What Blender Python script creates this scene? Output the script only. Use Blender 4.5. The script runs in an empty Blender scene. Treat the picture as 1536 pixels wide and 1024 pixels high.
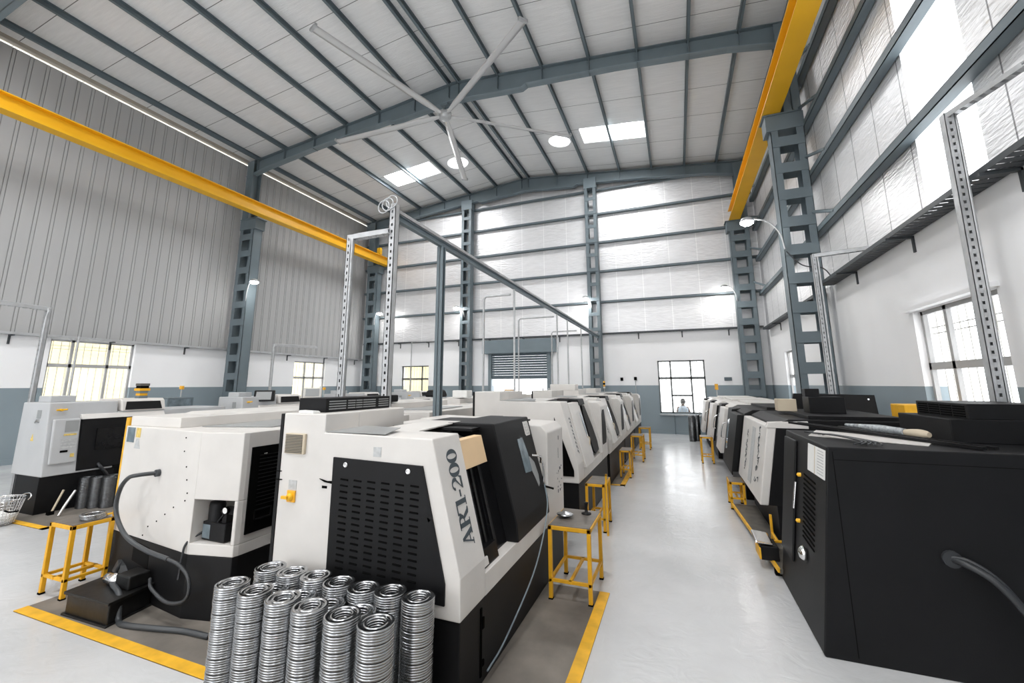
import bpy, math, random
from mathutils import Vector, Matrix
random.seed(7)
PI = math.pi
scene = bpy.context.scene
COL = scene.collection

# ------------------------------------------------------------------ materials
def nt(name):
    m = bpy.data.materials.new(name); m.use_nodes = True
    return m, m.node_tree, m.node_tree.nodes['Principled BSDF']

def link(t, a, b): t.links.new(a, b)

def mat(name, col, rough=.5, metal=0., var=0., vscale=6., bump=0., bscale=40., spec=None, stretch=None, coat=0.):
    m, t, b = nt(name)
    b.inputs['Base Color'].default_value = (*col, 1); b.inputs['Roughness'].default_value = rough
    b.inputs['Metallic'].default_value = metal
    if spec is not None: b.inputs['Specular IOR Level'].default_value = spec
    if coat: b.inputs['Coat Weight'].default_value = coat
    tc = t.nodes.new('ShaderNodeTexCoord'); src = tc.outputs['Object']
    if stretch:
        mp = t.nodes.new('ShaderNodeMapping'); mp.inputs['Scale'].default_value = stretch
        link(t, src, mp.inputs[0]); src = mp.outputs[0]
    if var:
        n = t.nodes.new('ShaderNodeTexNoise'); n.inputs['Scale'].default_value = vscale; n.inputs['Detail'].default_value = 6
        link(t, src, n.inputs['Vector'])
        r = t.nodes.new('ShaderNodeValToRGB')
        r.color_ramp.elements[0].position = .3; r.color_ramp.elements[1].position = .7
        r.color_ramp.elements[0].color = (*[c * (1 - var) for c in col], 1)
        r.color_ramp.elements[1].color = (*[min(1, c * (1 + var * .5)) for c in col], 1)
        link(t, n.outputs['Fac'], r.inputs[0]); link(t, r.outputs[0], b.inputs['Base Color'])
    if bump:
        n2 = t.nodes.new('ShaderNodeTexNoise'); n2.inputs['Scale'].default_value = bscale; n2.inputs['Detail'].default_value = 4
        link(t, src, n2.inputs['Vector'])
        bp = t.nodes.new('ShaderNodeBump'); bp.inputs['Strength'].default_value = bump; bp.inputs['Distance'].default_value = .02
        link(t, n2.outputs['Fac'], bp.inputs['Height']); link(t, bp.outputs[0], b.inputs['Normal'])
    return m

def seam_mat(name, col, axis, pitch, width, seamcol, rough, metal, bump, bscale, stretch, seam2=None, phase=0.):
    """sheet material with thin dark seams every `pitch` metres along an axis and fine wrinkles"""
    m = mat(name, col, rough, metal, .06, 1.5, bump, bscale, None, stretch)
    t = m.node_tree; b = t.nodes['Principled BSDF']
    tc = t.nodes.new('ShaderNodeTexCoord'); sp = t.nodes.new('ShaderNodeSeparateXYZ'); link(t, tc.outputs['Object'], sp.inputs[0])
    ad = t.nodes.new('ShaderNodeMath'); ad.operation = 'ADD'; ad.inputs[1].default_value = phase; link(t, sp.outputs[axis], ad.inputs[0])
    md = t.nodes.new('ShaderNodeMath'); md.operation = 'PINGPONG'; md.inputs[1].default_value = pitch / 2; link(t, ad.outputs[0], md.inputs[0])
    lt = t.nodes.new('ShaderNodeMath'); lt.operation = 'LESS_THAN'; lt.inputs[1].default_value = width; link(t, md.outputs[0], lt.inputs[0])
    mx = t.nodes.new('ShaderNodeMixRGB'); mx.inputs[2].default_value = (*seamcol, 1)
    old = b.inputs['Base Color'].links[0].from_socket
    link(t, lt.outputs[0], mx.inputs[0]); link(t, old, mx.inputs[1]); link(t, mx.outputs[0], b.inputs['Base Color'])
    return m

M = {}
M['white'] = mat('machine_white', (.67, .645, .615), .42, 0, .07, 3.2, .03, 60)
M['white2'] = mat('machine_white_side', (.64, .62, .59), .45, 0, .10, 2.2, .03, 60)
M['grey'] = mat('cabinet_grey', (.50, .51, .52), .45, 0, .05, 3)
M['black'] = mat('machine_black', (.0070, .0070, .0078), .5, 0, .2, 3, .05, 90, .22)
M['black_gloss'] = mat('dark_polycarbonate', (.008, .008, .009), .2, 0, .3, 8, 0, 40, .3)
M['dark'] = mat('dark_recess', (.006, .006, .006), .7, 0, 0, 6, 0, 40, .1)
M['slot'] = mat('slot_black', (.004, .004, .004), .9, 0, 0, 6, 0, 40, .02)
M['rings_d'] = mat('shaded_steel', (.16, .165, .17), .34, 1., .2, 20)  # ring steel with the shade of the far stacks put into its colour
M['steel'] = mat('steel_grey_paint', (.132, .168, .188), .5, 0, .08, 2)
M['steel_l'] = mat('steel_grey_paint_light', (.17, .215, .24), .5, 0, .08, 2)
M['galv'] = mat('galvanised', (.50, .51, .52), .42, .5, .15, 9)
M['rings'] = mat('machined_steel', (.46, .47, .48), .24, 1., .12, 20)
M['chrome'] = mat('chrome', (.8, .8, .8), .15, 1)
M['yellow'] = mat('crane_yellow', (.86, .46, .008), .42, 0, .04, 2)
M['yellow2'] = mat('bench_yellow', (.78, .40, .012), .5, 0, .15, 8)
M['beige'] = mat('beige_panel', (.78, .56, .33), .55, 0, .04, 4)
M['tan'] = mat('tan_vent', (.56, .48, .36), .6)
M['wood'] = mat('oily_plate', (.11, .10, .085), .5, 0, .4, 9)
M['benchtop'] = mat('bench_top_board', (.16, .14, .12), .42, 0, .35, 7)
M['concrete'] = mat('bare_concrete', (.185, .165, .142), .6, 0, .45, 2.6, .1, 30)
M['tape'] = mat('yellow_floor_paint', (.80, .43, .02), .55, 0, .22, 9)
M['wallw'] = mat('wall_white_paint', (.90, .90, .91), .6, 0, .03, .8)
M['wallg'] = mat('wainscot_grey_paint', (.245, .30, .33), .5, 0, .06, 1)
M['clad'] = mat('grey_cladding', (.44, .44, .44), .7, 0, .06, .7, 0, 1, .2, (1, 1, .12))
M['clad_rib'] = mat('cladding_rib', (.42, .42, .42), .5, .15, .08, .7)
M['fascia'] = mat('eave_fascia', (.36, .33, .28), .7, 0, .1, 2)
M['roof'] = seam_mat('roof_foil', (.83, .83, .825), 1, 1.335, .008, (.16, .16, .16), .42, .12, .5, 5, (1.2, 14, 1), phase=-.05)
M['foil'] = seam_mat('wall_foil', (.79, .79, .80), 0, 1.0, .012, (.95, .95, .95), .36, .4, .8, 2.4, (2, 1, 9))
M['foil_r'] = seam_mat('wall_foil_right', (.86, .86, .87), 1, .82, .010, (.25, .25, .26), .38, .4, .8, 2.6, (1, 2, 10))
M['shutter'] = mat('shutter_grey', (.10, .13, .15), .6)
M['frame'] = mat('window_frame', (.42, .42, .42), .5)
M['frame_d'] = mat('window_frame_dark', (.16, .17, .17), .5)
M['bar'] = mat('window_grille', (.55, .54, .50), .5)
M['hose'] = mat('rubber_hose', (.028, .03, .033), .45)
M['hose_g'] = mat('grey_hose', (.042, .046, .05), .4)
M['cable'] = mat('blue_grey_cable', (.20, .25, .28), .4)
M['ink'] = mat('marking_ink', (.05, .066, .078), .6)
M['paper'] = mat('paper', (.80, .80, .78), .7, 0, .05, 12)
M['label'] = mat('grey_label', (.50, .51, .51), .6, 0, .2, 40)
M['labely'] = mat('yellow_label', (.75, .55, .15), .6, 0, .3, 40)
M['glassg'] = mat('door_glass', (.19, .24, .27), .12, 0, .4, 9)
M['panelg'] = mat('screen_grey', (.30, .31, .31), .35)
M['cream'] = mat('exterior_cream', (.93, .80, .46), .8, 0, .05, 2.5, 0, 1, None, (1, 3, .2))
M['tanktop'] = mat('coolant_tank_black', (.010, .010, .010), .4, 0, .4, 12, .12, 14, .3)
M['plastic_wrap'] = mat('wrapped_tool', (.40, .43, .45), .25, 0, .5, 25, .5, 30)
M['skin'] = mat('skin', (.16, .10, .07), .6)
M['shirt'] = mat('shirt_grey', (.35, .40, .45), .8)
M['hair'] = mat('hair', (.02, .018, .016), .7)
M['amber'] = mat('amber_lens', (.85, .42, .02), .3)
M['tray_dark'] = mat('cable_tray_dark', (.045, .052, .058), .5)
M['orange'] = mat('orange_panel', (.55, .25, .01), .4)
M['blade'] = mat('fan_blade', (.60, .60, .60), .4, .2)

def make_floor_mat():
    m, t, b = nt('epoxy_floor')
    tc = t.nodes.new('ShaderNodeTexCoord')
    n = t.nodes.new('ShaderNodeTexNoise'); n.inputs['Scale'].default_value = .9; n.inputs['Detail'].default_value = 8; n.inputs['Roughness'].default_value = .6
    link(t, tc.outputs['Object'], n.inputs['Vector'])
    r = t.nodes.new('ShaderNodeValToRGB'); r.color_ramp.elements[0].position = .3; r.color_ramp.elements[1].position = .72
    r.color_ramp.elements[0].color = (.50, .505, .51, 1); r.color_ramp.elements[1].color = (.62, .625, .63, 1)
    link(t, n.outputs['Fac'], r.inputs[0]); link(t, r.outputs[0], b.inputs['Base Color'])
    n2 = t.nodes.new('ShaderNodeTexNoise'); n2.inputs['Scale'].default_value = 3.; n2.inputs['Detail'].default_value = 6; n2.inputs['Distortion'].default_value = .6
    link(t, tc.outputs['Object'], n2.inputs['Vector'])
    mr = t.nodes.new('ShaderNodeMapRange'); mr.inputs['To Min'].default_value = .12; mr.inputs['To Max'].default_value = .30
    link(t, n2.outputs['Fac'], mr.inputs['Value']); link(t, mr.outputs[0], b.inputs['Roughness'])
    bp = t.nodes.new('ShaderNodeBump'); bp.inputs['Strength'].default_value = .16; bp.inputs['Distance'].default_value = .02
    n3 = t.nodes.new('ShaderNodeTexNoise'); n3.inputs['Scale'].default_value = 5.5; n3.inputs['Detail'].default_value = 5; n3.inputs['Distortion'].default_value = 2.2
    link(t, tc.outputs['Object'], n3.inputs['Vector']); link(t, n3.outputs['Fac'], bp.inputs['Height']); link(t, bp.outputs[0], b.inputs['Normal'])
    b.inputs['Specular IOR Level'].default_value = .6
    return m
M['floor'] = make_floor_mat()

def glass_mat(name, col, gloss):
    m = bpy.data.materials.new(name); m.use_nodes = True; t = m.node_tree; t.nodes.clear()
    o = t.nodes.new('ShaderNodeOutputMaterial'); tr = t.nodes.new('ShaderNodeBsdfTransparent'); g = t.nodes.new('ShaderNodeBsdfGlossy')
    tr.inputs[0].default_value = (*col, 1); g.inputs['Roughness'].default_value = .05
    mx = t.nodes.new('ShaderNodeMixShader'); mx.inputs[0].default_value = gloss
    link(t, tr.outputs[0], mx.inputs[1]); link(t, g.outputs[0], mx.inputs[2]); link(t, mx.outputs[0], o.inputs[0])
    return m
M['glass'] = glass_mat('window_glass', (.95, .95, .95), .06)
def translucent_mat():
    m = bpy.data.materials.new('translucent_sheet'); m.use_nodes = True; t = m.node_tree; t.nodes.clear()
    o = t.nodes.new('ShaderNodeOutputMaterial'); tr = t.nodes.new('ShaderNodeBsdfTransparent'); g = t.nodes.new('ShaderNodeBsdfTranslucent')
    g.inputs[0].default_value = (.9, .9, .9, 1); tr.inputs[0].default_value = (.92, .92, .92, 1)
    mx = t.nodes.new('ShaderNodeMixShader'); mx.inputs[0].default_value = .3
    link(t, tr.outputs[0], mx.inputs[1]); link(t, g.outputs[0], mx.inputs[2]); link(t, mx.outputs[0], o.inputs[0])
    return m
M['translucent'] = translucent_mat()
def emit(name, col, s):
    m = bpy.data.materials.new(name); m.use_nodes = True; t = m.node_tree; b = t.nodes['Principled BSDF']
    b.inputs['Base Color'].default_value = (*col, 1); b.inputs['Emission Color'].default_value = (*col, 1); b.inputs['Emission Strength'].default_value = s
    return m
M['lamp'] = emit('flood_lamp_glass', (1, .98, .95), 110)

# ------------------------------------------------------------------ mesh builder
class MB:
    def __init__(s): s.v = []; s.f = []; s.mi = []; s.sm = []; s.m = 0
    def add(s, vs, fs, smooth=False):
        o = len(s.v); s.v += [tuple(p) for p in vs]
        for f in fs: s.f.append([o + i for i in f]); s.mi.append(s.m); s.sm.append(smooth)
        return s
    def hexa(s, p):   # p: 4 bottom, 4 top (ccw)
        return s.add(p, [(3, 2, 1, 0), (4, 5, 6, 7), (0, 1, 5, 4), (1, 2, 6, 5), (2, 3, 7, 6), (3, 0, 4, 7)])
    def box(s, x0, x1, y0, y1, z0, z1):
        return s.hexa([(x0, y0, z0), (x1, y0, z0), (x1, y1, z0), (x0, y1, z0), (x0, y0, z1), (x1, y0, z1), (x1, y1, z1), (x0, y1, z1)])
    def prism(s, poly, ax, a, b):
        def P(u, v, w): return {'y': (u, w, v), 'x': (w, u, v), 'z': (u, v, w)}[ax]
        n = len(poly)
        vs = [P(u, v, a) for u, v in poly] + [P(u, v, b) for u, v in poly]
        fs = [tuple(range(n - 1, -1, -1)), tuple(range(n, 2 * n))] + [(i, (i + 1) % n, n + (i + 1) % n, n + i) for i in range(n)]
        return s.add(vs, fs)
    def quad(s, *p): return s.add(p, [(0, 1, 2, 3)])
    def tube(s, path, r, n=8, caps=True):
        path = [Vector(p) for p in path]; vs = []; fs = []
        N = None
        for i, p in enumerate(path):
            t = (path[min(i + 1, len(path) - 1)] - path[max(i - 1, 0)]).normalized()
            if N is None:
                N = t.cross(Vector((0, 0, 1)));  N = t.cross(Vector((1, 0, 0))) if N.length < .05 else N
            N = (N - t * N.dot(t)).normalized(); B = t.cross(N)
            rr = r[i] if isinstance(r, (list, tuple)) else r
            for k in range(n):
                a = 2 * PI * k / n; vs.append(p + N * rr * math.cos(a) + B * rr * math.sin(a))
        for i in range(len(path) - 1):
            for k in range(n): fs.append((i * n + k, i * n + (k + 1) % n, (i + 1) * n + (k + 1) % n, (i + 1) * n + k))
        s.add(vs, fs, True)
        if caps:
            o = len(path) - 1
            s.add(vs[:n], [tuple(range(n - 1, -1, -1))]); s.add(vs[o * n:], [tuple(range(n))])
        return s
    def lathe(s, prof, c=(0, 0, 0), n=24, ax='z', closed=False, smooth=True):
        vs = []; fs = []
        for (r, z) in prof:
            for k in range(n):
                a = 2 * PI * k / n; u, v = r * math.cos(a), r * math.sin(a)
                q = {'z': (u, v, z), 'y': (u, z, v), 'x': (z, u, v)}[ax]
                vs.append((q[0] + c[0], q[1] + c[1], q[2] + c[2]))
        m = len(prof)
        for i in range(m if closed else m - 1):
            j = (i + 1) % m
            for k in range(n): fs.append((i * n + k, i * n + (k + 1) % n, j * n + (k + 1) % n, j * n + k))
        s.add(vs, fs, smooth)
        if not closed:
            if prof[0][0] > 1e-6: s.add(vs[:n], [tuple(range(n - 1, -1, -1))])
            if prof[-1][0] > 1e-6: s.add(vs[(m - 1) * n:], [tuple(range(n))])
        return s
    def bar(s, a, b, w, h):   # rectangular bar from a to b
        a, b = Vector(a), Vector(b); t = (b - a).normalized()
        N = t.cross(Vector((0, 0, 1))); N = Vector((1, 0, 0)) if N.length < .05 else N.normalized(); U = N.cross(t).normalized()
        N *= w / 2; U *= h / 2
        return s.hexa([a - N - U, a + N - U, b + N - U, b - N - U, a - N + U, a + N + U, b + N + U, b - N + U])
    def build(s, name, mats, parent=None, bevel=0., loc=None, fix=True):
        me = bpy.data.meshes.new(name); me.from_pydata(s.v, [], s.f); me.update()
        for m in (mats if isinstance(mats, (list, tuple)) else [mats]): me.materials.append(M[m] if isinstance(m, str) else m)
        me.polygons.foreach_set('material_index', s.mi); me.polygons.foreach_set('use_smooth', s.sm)
        if fix:
            import bmesh
            bm = bmesh.new(); bm.from_mesh(me); bmesh.ops.recalc_face_normals(bm, faces=bm.faces[:]); bm.to_mesh(me); bm.free()
        o = bpy.data.objects.new(name, me); COL.objects.link(o)
        if parent: o.parent = parent
        if loc: o.location = loc
        if bevel:
            b = o.modifiers.new('bevel', 'BEVEL'); b.width = bevel; b.segments = 2; b.limit_method = 'ANGLE'; b.angle_limit = math.radians(40)
            b.harden_normals = False
        return o

def crv(pts, k=8):   # Catmull-Rom
    P = [Vector(p) for p in pts]; P = [P[0] * 2 - P[1]] + P + [P[-1] * 2 - P[-2]]; out = []
    for i in range(1, len(P) - 2):
        for j in range(k):
            t = j / k; a, b, c, d = P[i - 1], P[i], P[i + 1], P[i + 2]
            out.append(.5 * ((2 * b) + (c - a) * t + (2 * a - 5 * b + 4 * c - d) * t * t + (3 * b - a - 3 * c + d) * t ** 3))
    out.append(P[-2]); return out

def tag(o, label=None, cat=None, group=None, kind=None):
    if label: o['label'] = label
    if cat: o['category'] = cat
    if group: o['group'] = group
    if kind: o['kind'] = kind
    return o
def empty(name, loc=(0, 0, 0), label=None, cat=None, group=None, rz=0):
    o = bpy.data.objects.new(name, None); COL.objects.link(o); o.location = loc; o.rotation_euler.z = rz; o.empty_display_size = .1
    return tag(o, label, cat, group, 'thing')
def kids(o): return [c for c in list(COL.objects) if c.parent == o]
def dup(o, parent=None):
    c = o.copy(); COL.objects.link(c)
    if parent: c.parent = parent
    for ch in kids(o): dup(ch, c)
    return c
def S_(o): return tag(o, kind='structure')

# ------------------------------------------------------------------ the hall
XL, XR, YB, Y0 = -14.4, 3.0, 16.8, -7.0
RX = -5.7
def zr(x): return 10.85 - .105 * abs(x - RX)
FR = [3.30, 10.05, 16.5]           # portal frames (centre line)
CLL, CLR = 2.97, 3.70              # bottom of the cladding, left / right+back
WZ = 1.56                          # top of the wainscot: measured a hair under eye height
WZ = 1.725

S_(MB().box(XL - .6, XR + .6, Y0, YB + 4, -.2, 0).build('floor', 'floor'))

def wall_with_holes(name, axis, pos, th, u0, u1, z0, z1, holes, mats, split=None):
    """panel in plane axis=pos, spanning u0..u1 and z0..z1 with rectangular holes (u0,u1,z0,z1); split = height where material 1 takes over"""
    us = sorted({u0, u1, *[h[0] for h in holes], *[h[1] for h in holes]})
    zs = sorted({z0, z1, *( [split] if split else []), *[h[2] for h in holes], *[h[3] for h in holes]})
    b = MB()
    for i in range(len(us) - 1):
        for j in range(len(zs) - 1):
            uc, zc = (us[i] + us[i + 1]) / 2, (zs[j] + zs[j + 1]) / 2
            if any(h[0] < uc < h[1] and h[2] < zc < h[3] for h in holes): continue
            b.m = 1 if split and zc < split else 0
            if axis == 'x': b.box(min(pos, pos + th), max(pos, pos + th), us[i], us[i + 1], zs[j], zs[j + 1])
            else: b.box(us[i], us[i + 1], min(pos, pos + th), max(pos, pos + th), zs[j], zs[j + 1])
    return S_(b.build(name, mats, fix=False))

LW = [(5.64, 7.42, .72, 2.93), (12.9, 14.54, .72, 2.74)]
RW = [(5.53, 7.16, .72, 2.70), (13.6, 14.6, .72, 2.70)]
BWN = [(-12.03, -10.56, .72, 2.64), (-.665, .945, .72, 2.63)]
DOOR = (-7.4, -4.88, 0, 3.0)
wall_with_holes('wall_left', 'x', XL, -.25, Y0, YB, 0, CLL, LW, ['wallw', 'wallg'], WZ)
wall_with_holes('wall_right', 'x', XR, .25, Y0, YB, 0, CLR, RW, ['wallw', 'wallg'], WZ)
wall_with_holes('wall_back', 'y', YB, .25, XL, XR, 0, CLR, BWN + [DOOR], ['wallw', 'wallg'], WZ)

# left cladding : ribbed steel sheet with a bright slit under the eave
def ribbed(y0, y1, pitch=.30):
    p = []; y = y0
    while y < y1:
        p += [(y, .012), (y + pitch * .70, .012), (y + pitch * .73, -.012), (y + pitch * .76, .012), (y + pitch * .92, .012), (y + pitch * .95, -.012), (y + pitch * .98, .012)]
        y += pitch
    return p + [(y, 0)]
b = MB(); pr = ribbed(Y0, YB); n = len(pr); xw = XL + .0
ZT = 9.80
b.add([(XL + d, y, CLL) for y, d in pr] + [(XL + d, y, ZT) for y, d in pr], [(i, i + 1, n + i + 1, n + i) for i in range(n - 1)])
b.add([(XL - .05, y, CLL) for y, d in pr] + [(XL - .05, y, ZT) for y, d in pr], [(i, i + 1, n + i + 1, n + i) for i in range(n - 1)])
S_(b.build('wall_upper_left', 'clad', fix=False))
b = MB(); b.box(XL - .02, XL + .14, Y0, YB, ZT + .055, ZT + .19)
for k in range(16): b.box(XL - .02, XL + .13, Y0 + .9 + k * 1.5, Y0 + 1.0 + k * 1.5, ZT + .05, ZT + .21)
S_(b.build('trim_1', 'fascia'))
# back wall foil (gable)
b = MB(); b.prism([(XL - .2, CLR), (XR + .2, CLR), (XR + .2, zr(XR)), (RX, zr(RX)), (XL - .2, zr(XL))], 'y', YB + .02, YB + .1)
S_(b.build('wall_upper_back', 'foil'))
# right wall foil with the translucent strip
TR = (5.32, 6.44)
wall_with_holes('wall_upper_right', 'x', XR + .02, .08, Y0, YB, CLR, zr(XR), [(TR[0], TR[1], CLR + .02, zr(XR)), (-3.2, -2.0, CLR + .02, zr(XR))], ['foil_r'])
# unseen gable added behind the camera, openings and strips shaped for light and reflections
FS = [(-13.2, -11.6, 3.7, 9.4), (-10.2, -8.6, 3.7, 9.8), (-2.6, -1.0, 3.7, 9.8), (.6, 2.2, 3.7, 9.4)]
wall_with_holes('wall_front_added', 'y', Y0, -.2, XL, XR, 0, 10.6, FS + [(-8.0, -3.4, 0, 4.6)], ['foil', 'wallw'], 3.7)
for k, (a, c, e, g) in enumerate(FS): S_(MB().box(a, c, Y0 - .1, Y0 - .09, e, g).build('window_%d' % (10 + k), 'translucent'))  # added unseen strips that pass light in from behind
for k, (a, c) in enumerate((TR, (-3.2, -2.0))):  # second strip is unseen, added behind the camera to let in light
    S_(MB().box(XR + .04, XR + .05, a, c, CLR + .02, zr(XR)).build('window_%d' % (20 + k), 'translucent'))
# roof with skylight openings
SKY = [(-10.84, -8.68, 13.36, 14.33), (-2.64, -.48, 13.36, 14.33)]
SKY += [(-10.84, -8.68, y, y + .97) for y in (1.0, -4.5)] + [(-2.64, -.48, y, y + .97) for y in (1.0, -4.5)]  # added unseen skylights, cut in to carry fill light
DOME = [(-7.75, 14.05, .42), (-3.5, 14.02, .40)]
holes = SKY + [(x - .5, x + .5, y - .5, y + .5) for x, y, r in DOME]
for side in (0, 1):
    x0, x1 = (XL - .3, RX) if side == 0 else (RX, XR + .3)
    hs = [h for h in holes if x0 < (h[0] + h[1]) / 2 < x1]
    us = sorted({x0, x1, *[h[0] for h in hs], *[h[1] for h in hs]}); vs = sorted({Y0, YB + .1, *[h[2] for h in hs], *[h[3] for h in hs]})
    b = MB()
    for i in range(len(us) - 1):
        for j in range(len(vs) - 1):
            uc, vc = (us[i] + us[i + 1]) / 2, (vs[j] + vs[j + 1]) / 2
            if any(h[0] < uc < h[1] and h[2] < vc < h[3] for h in hs): continue
            z0, z1 = zr(us[i]), zr(us[i + 1])
            b.hexa([(us[i], vs[j], z0), (us[i + 1], vs[j], z1), (us[i + 1], vs[j + 1], z1), (us[i], vs[j + 1], z0),
                    (us[i], vs[j], z0 + .06), (us[i + 1], vs[j], z1 + .06), (us[i + 1], vs[j + 1], z1 + .06), (us[i], vs[j + 1], z0 + .06)])
    for (x, y, r) in DOME:      # round opening inside its square cell
        if x0 < x < x1:
            N = 40; ring = []; sq = []
            for k in range(N):
                a = 2 * PI * k / N; cx, cy = math.cos(a), math.sin(a); q = .5 / max(abs(cx), abs(cy))
                ring.append((x + r * cx, y + r * cy)); sq.append((x + q * cx, y + q * cy))
            b.add([(px, py, zr(px)) for px, py in ring + sq], [(k, (k + 1) % N, N + (k + 1) % N, N + k) for k in range(N)])
            b.add([(px, py, zr(px)) for px, py in ring] + [(px, py, zr(px) + .1) for px, py in ring], [(k, (k + 1) % N, N + (k + 1) % N, N + k) for k in range(N)])
    S_(b.build('ceiling' if side == 0 else 'ceiling_2', 'roof', fix=False))
WORD = ['left', 'right']
for i, h in enumerate(SKY[:2]):
    o = MB().hexa([(h[0], h[2], zr(h[0]) + .05), (h[1], h[2], zr(h[1]) + .05), (h[1], h[3], zr(h[1]) + .05), (h[0], h[3], zr(h[0]) + .05),
                   (h[0], h[2], zr(h[0]) + .055), (h[1], h[2], zr(h[1]) + .055), (h[1], h[3], zr(h[1]) + .055), (h[0], h[3], zr(h[0]) + .055)]).build('skylight', 'translucent')
    tag(o, 'bright rectangular roof skylight on the %s slope, split by a purlin' % WORD[i], 'skylight', 'rectangular skylights', 'thing')
for i, (x, y, r) in enumerate(DOME):
    o = MB().lathe([(r * .999, .04), (r * .9, .14), (r * .6, .24), (.01, .30)], (x, y, zr(x)), 32).build('roof_vent', 'translucent' if i == 0 else 'translucent')
    tag(o, 'round bright roof vent opening beside the %s skylight' % WORD[i], 'roof vent', 'round roof vents', 'thing')

# frames : lattice columns + rafters
def lattice_column(x0, x1, yn, ztop, brk, zb=0., side=1):
    """laced column: two channel legs with batten plates on near and far face; side=+1 bracket overhangs to -x (right wall)"""
    d = .34; ch = .14
    root = empty('lattice_column', ((x0 + x1) / 2, yn + d / 2, zb))
    ox, oy, oz = (x0 + x1) / 2, yn + d / 2, zb
    def bb(f, nm, bev=0):
        m = MB(); f(m); m.v = [(a - ox, c - oy, e - oz) for a, c, e in m.v]; return m.build(nm, 'steel', root, bev)
    for (a, c) in ((x0, x0 + ch), (x1 - ch, x1)):
        def f(m, a=a, c=c):
            m.box(a, c, yn, yn + .012, zb, brk); m.box(a, c, yn + d - .012, yn + d, zb, brk)
            w = a if a == x0 else c - .012
            m.box(w, w + .012, yn, yn + d, zb, brk)
        bb(f, 'leg')
    k = 0; z = .15
    while z < brk - .25:
        for (ya, yb) in ((yn - .012, yn + .002), (yn + d - .002, yn + d + .012)):
            bb(lambda m: m.box(x0 + .01, x1 - .01, ya, yb, z, z + .22), 'batten')
        z += .603
    bb(lambda m: (m.box(x0 - (.02 if side < 0 else .08), x1 + (.08 if side < 0 else .02), yn - .02, yn + d + .02, brk - .36, brk),
                  m.box(x0 - (.0 if side < 0 else .12), x1 + (.12 if side < 0 else .0), yn - .05, yn + d + .05, brk, brk + .03)), 'bracket', .01)
    ua, ub = (x0, x0 + .32) if side < 0 else (x1 - .32, x1)
    bb(lambda m: (m.box(ua, ub, yn + .0, yn + .014, brk, ztop), m.box(ua, ub, yn + d - .014, yn + d, brk, ztop), m.box((ua + ub) / 2 - .008, (ua + ub) / 2 + .008, yn, yn + d, brk, ztop)), 'upper_column')
    return root
RB = 7.53
colR = [(2.24, 2.86, 9.88), (2.09, 2.72, 16.33)]
colL = [(-14.12, -13.46, 9.88), (-13.92, -13.32, 16.33)]
nmR = ['grey laced steel column by the right wall, carrying the yellow crane rail, nearer one', 'grey laced steel column in the far right corner under the yellow rail end']
nmL = ['grey laced steel column at the ribbed left wall, middle of the wall', 'grey laced steel column in the far left corner of the hall']
for (a, c, y), l in zip(colR, nmR): tag(lattice_column(a, c, y, zr(a) - .25, RB, 0, 1), l, 'column')
for (a, c, y), l in zip(colL, nmL): tag(lattice_column(a, c, y, zr(c) - .25, RB, 0, -1), l, 'column')
def gable_column(x0, x1, zt):
    r = empty('lattice_column', ((x0 + x1) / 2, 16.55, 0)); ox = (x0 + x1) / 2
    for s in (-1, 1):
        m = MB(); w = (x1 - x0) / 2
        a = s * (w - .06); m.box(a - .06, a + .06, -.15, -.14, 0, zt); m.box(a - .06, a + .06, .14, .15, 0, zt); m.box(s * w - .006, s * w + .006, -.15, .15, 0, zt)
        m.build('leg', 'steel', r)
    z = .2
    while z < zt - .4:
        MB().box(-w + .005, w - .005, -.165, -.148, z, z + .14).build('batten', 'steel', r); z += .60
    MB().box(-w - .03, w + .03, -.17, .17, zt - .45, zt).build('cap_plate', 'steel_l', r, .005)
    return r
tag(gable_column(-8.78, -8.30, 10.15), 'slim grey laced column on the back wall, left of the roller door', 'column')
tag(gable_column(-3.10, -2.64, 10.2), 'slim grey laced column on the back wall, right of the roller door', 'column')

def rafter(y):
    xs = [XL + .15, -13.3, -11, -8.0, -7.85, RX, -3.55, -3.4, -1, 1.6, XR - .1]
    dp = [.55, .45, .40, .46, .56, .60, .56, .46, .40, .42, .55]
    root = empty('roof_rafter', (RX, y, zr(RX)))
    top = [(x - RX, zr(x) - .12 - zr(RX)) for x in xs]; bot = [(x - RX, zr(x) - .12 - d - zr(RX)) for x, d in zip(xs, dp)]
    MB().prism(top + bot[::-1], 'y', -.008, .008).build('web', 'steel', root)
    def flange(pts, t):
        m = MB()
        for (a, c), (e, g) in zip(pts[:-1], pts[1:]):
            m.hexa([(a, -.11, c), (e, -.11, g), (e, .11, g), (a, .11, c), (a, -.11, c + t), (e, -.11, g + t), (e, .11, g + t), (a, .11, c + t)])
        return m
    flange(top, -.02).build('top_flange', 'steel', root); flange(bot, .02).build('bottom_flange', 'steel_l', root)
    m = MB()
    for x in PUR:
        z = zr(x) - zr(RX)
        m.box(x - RX - .006, x - RX + .006, -.10, .10, z - .55, z - .12)
    m.build('stiffener', 'steel', root)
    return root
PUR = [-13.75, -12.45, -11.1, -9.75, -8.42, -7.07, -5.86, -5.54, -4.27, -2.95, -1.65, -.42, .78, 1.88, 2.8]
for y, l in zip(FR, ['grey portal rafter at the top left edge of the view, nearest frame', 'deep grey roof rafter crossing mid hall behind the ceiling fan', 'grey roof rafter against the far gable wall']):
    tag(rafter(y), l, 'rafter', 'roof rafters')
ordn = ['first', 'second', 'third', 'fourth', 'fifth', 'sixth', 'seventh', 'eighth', 'ninth', 'tenth']
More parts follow.
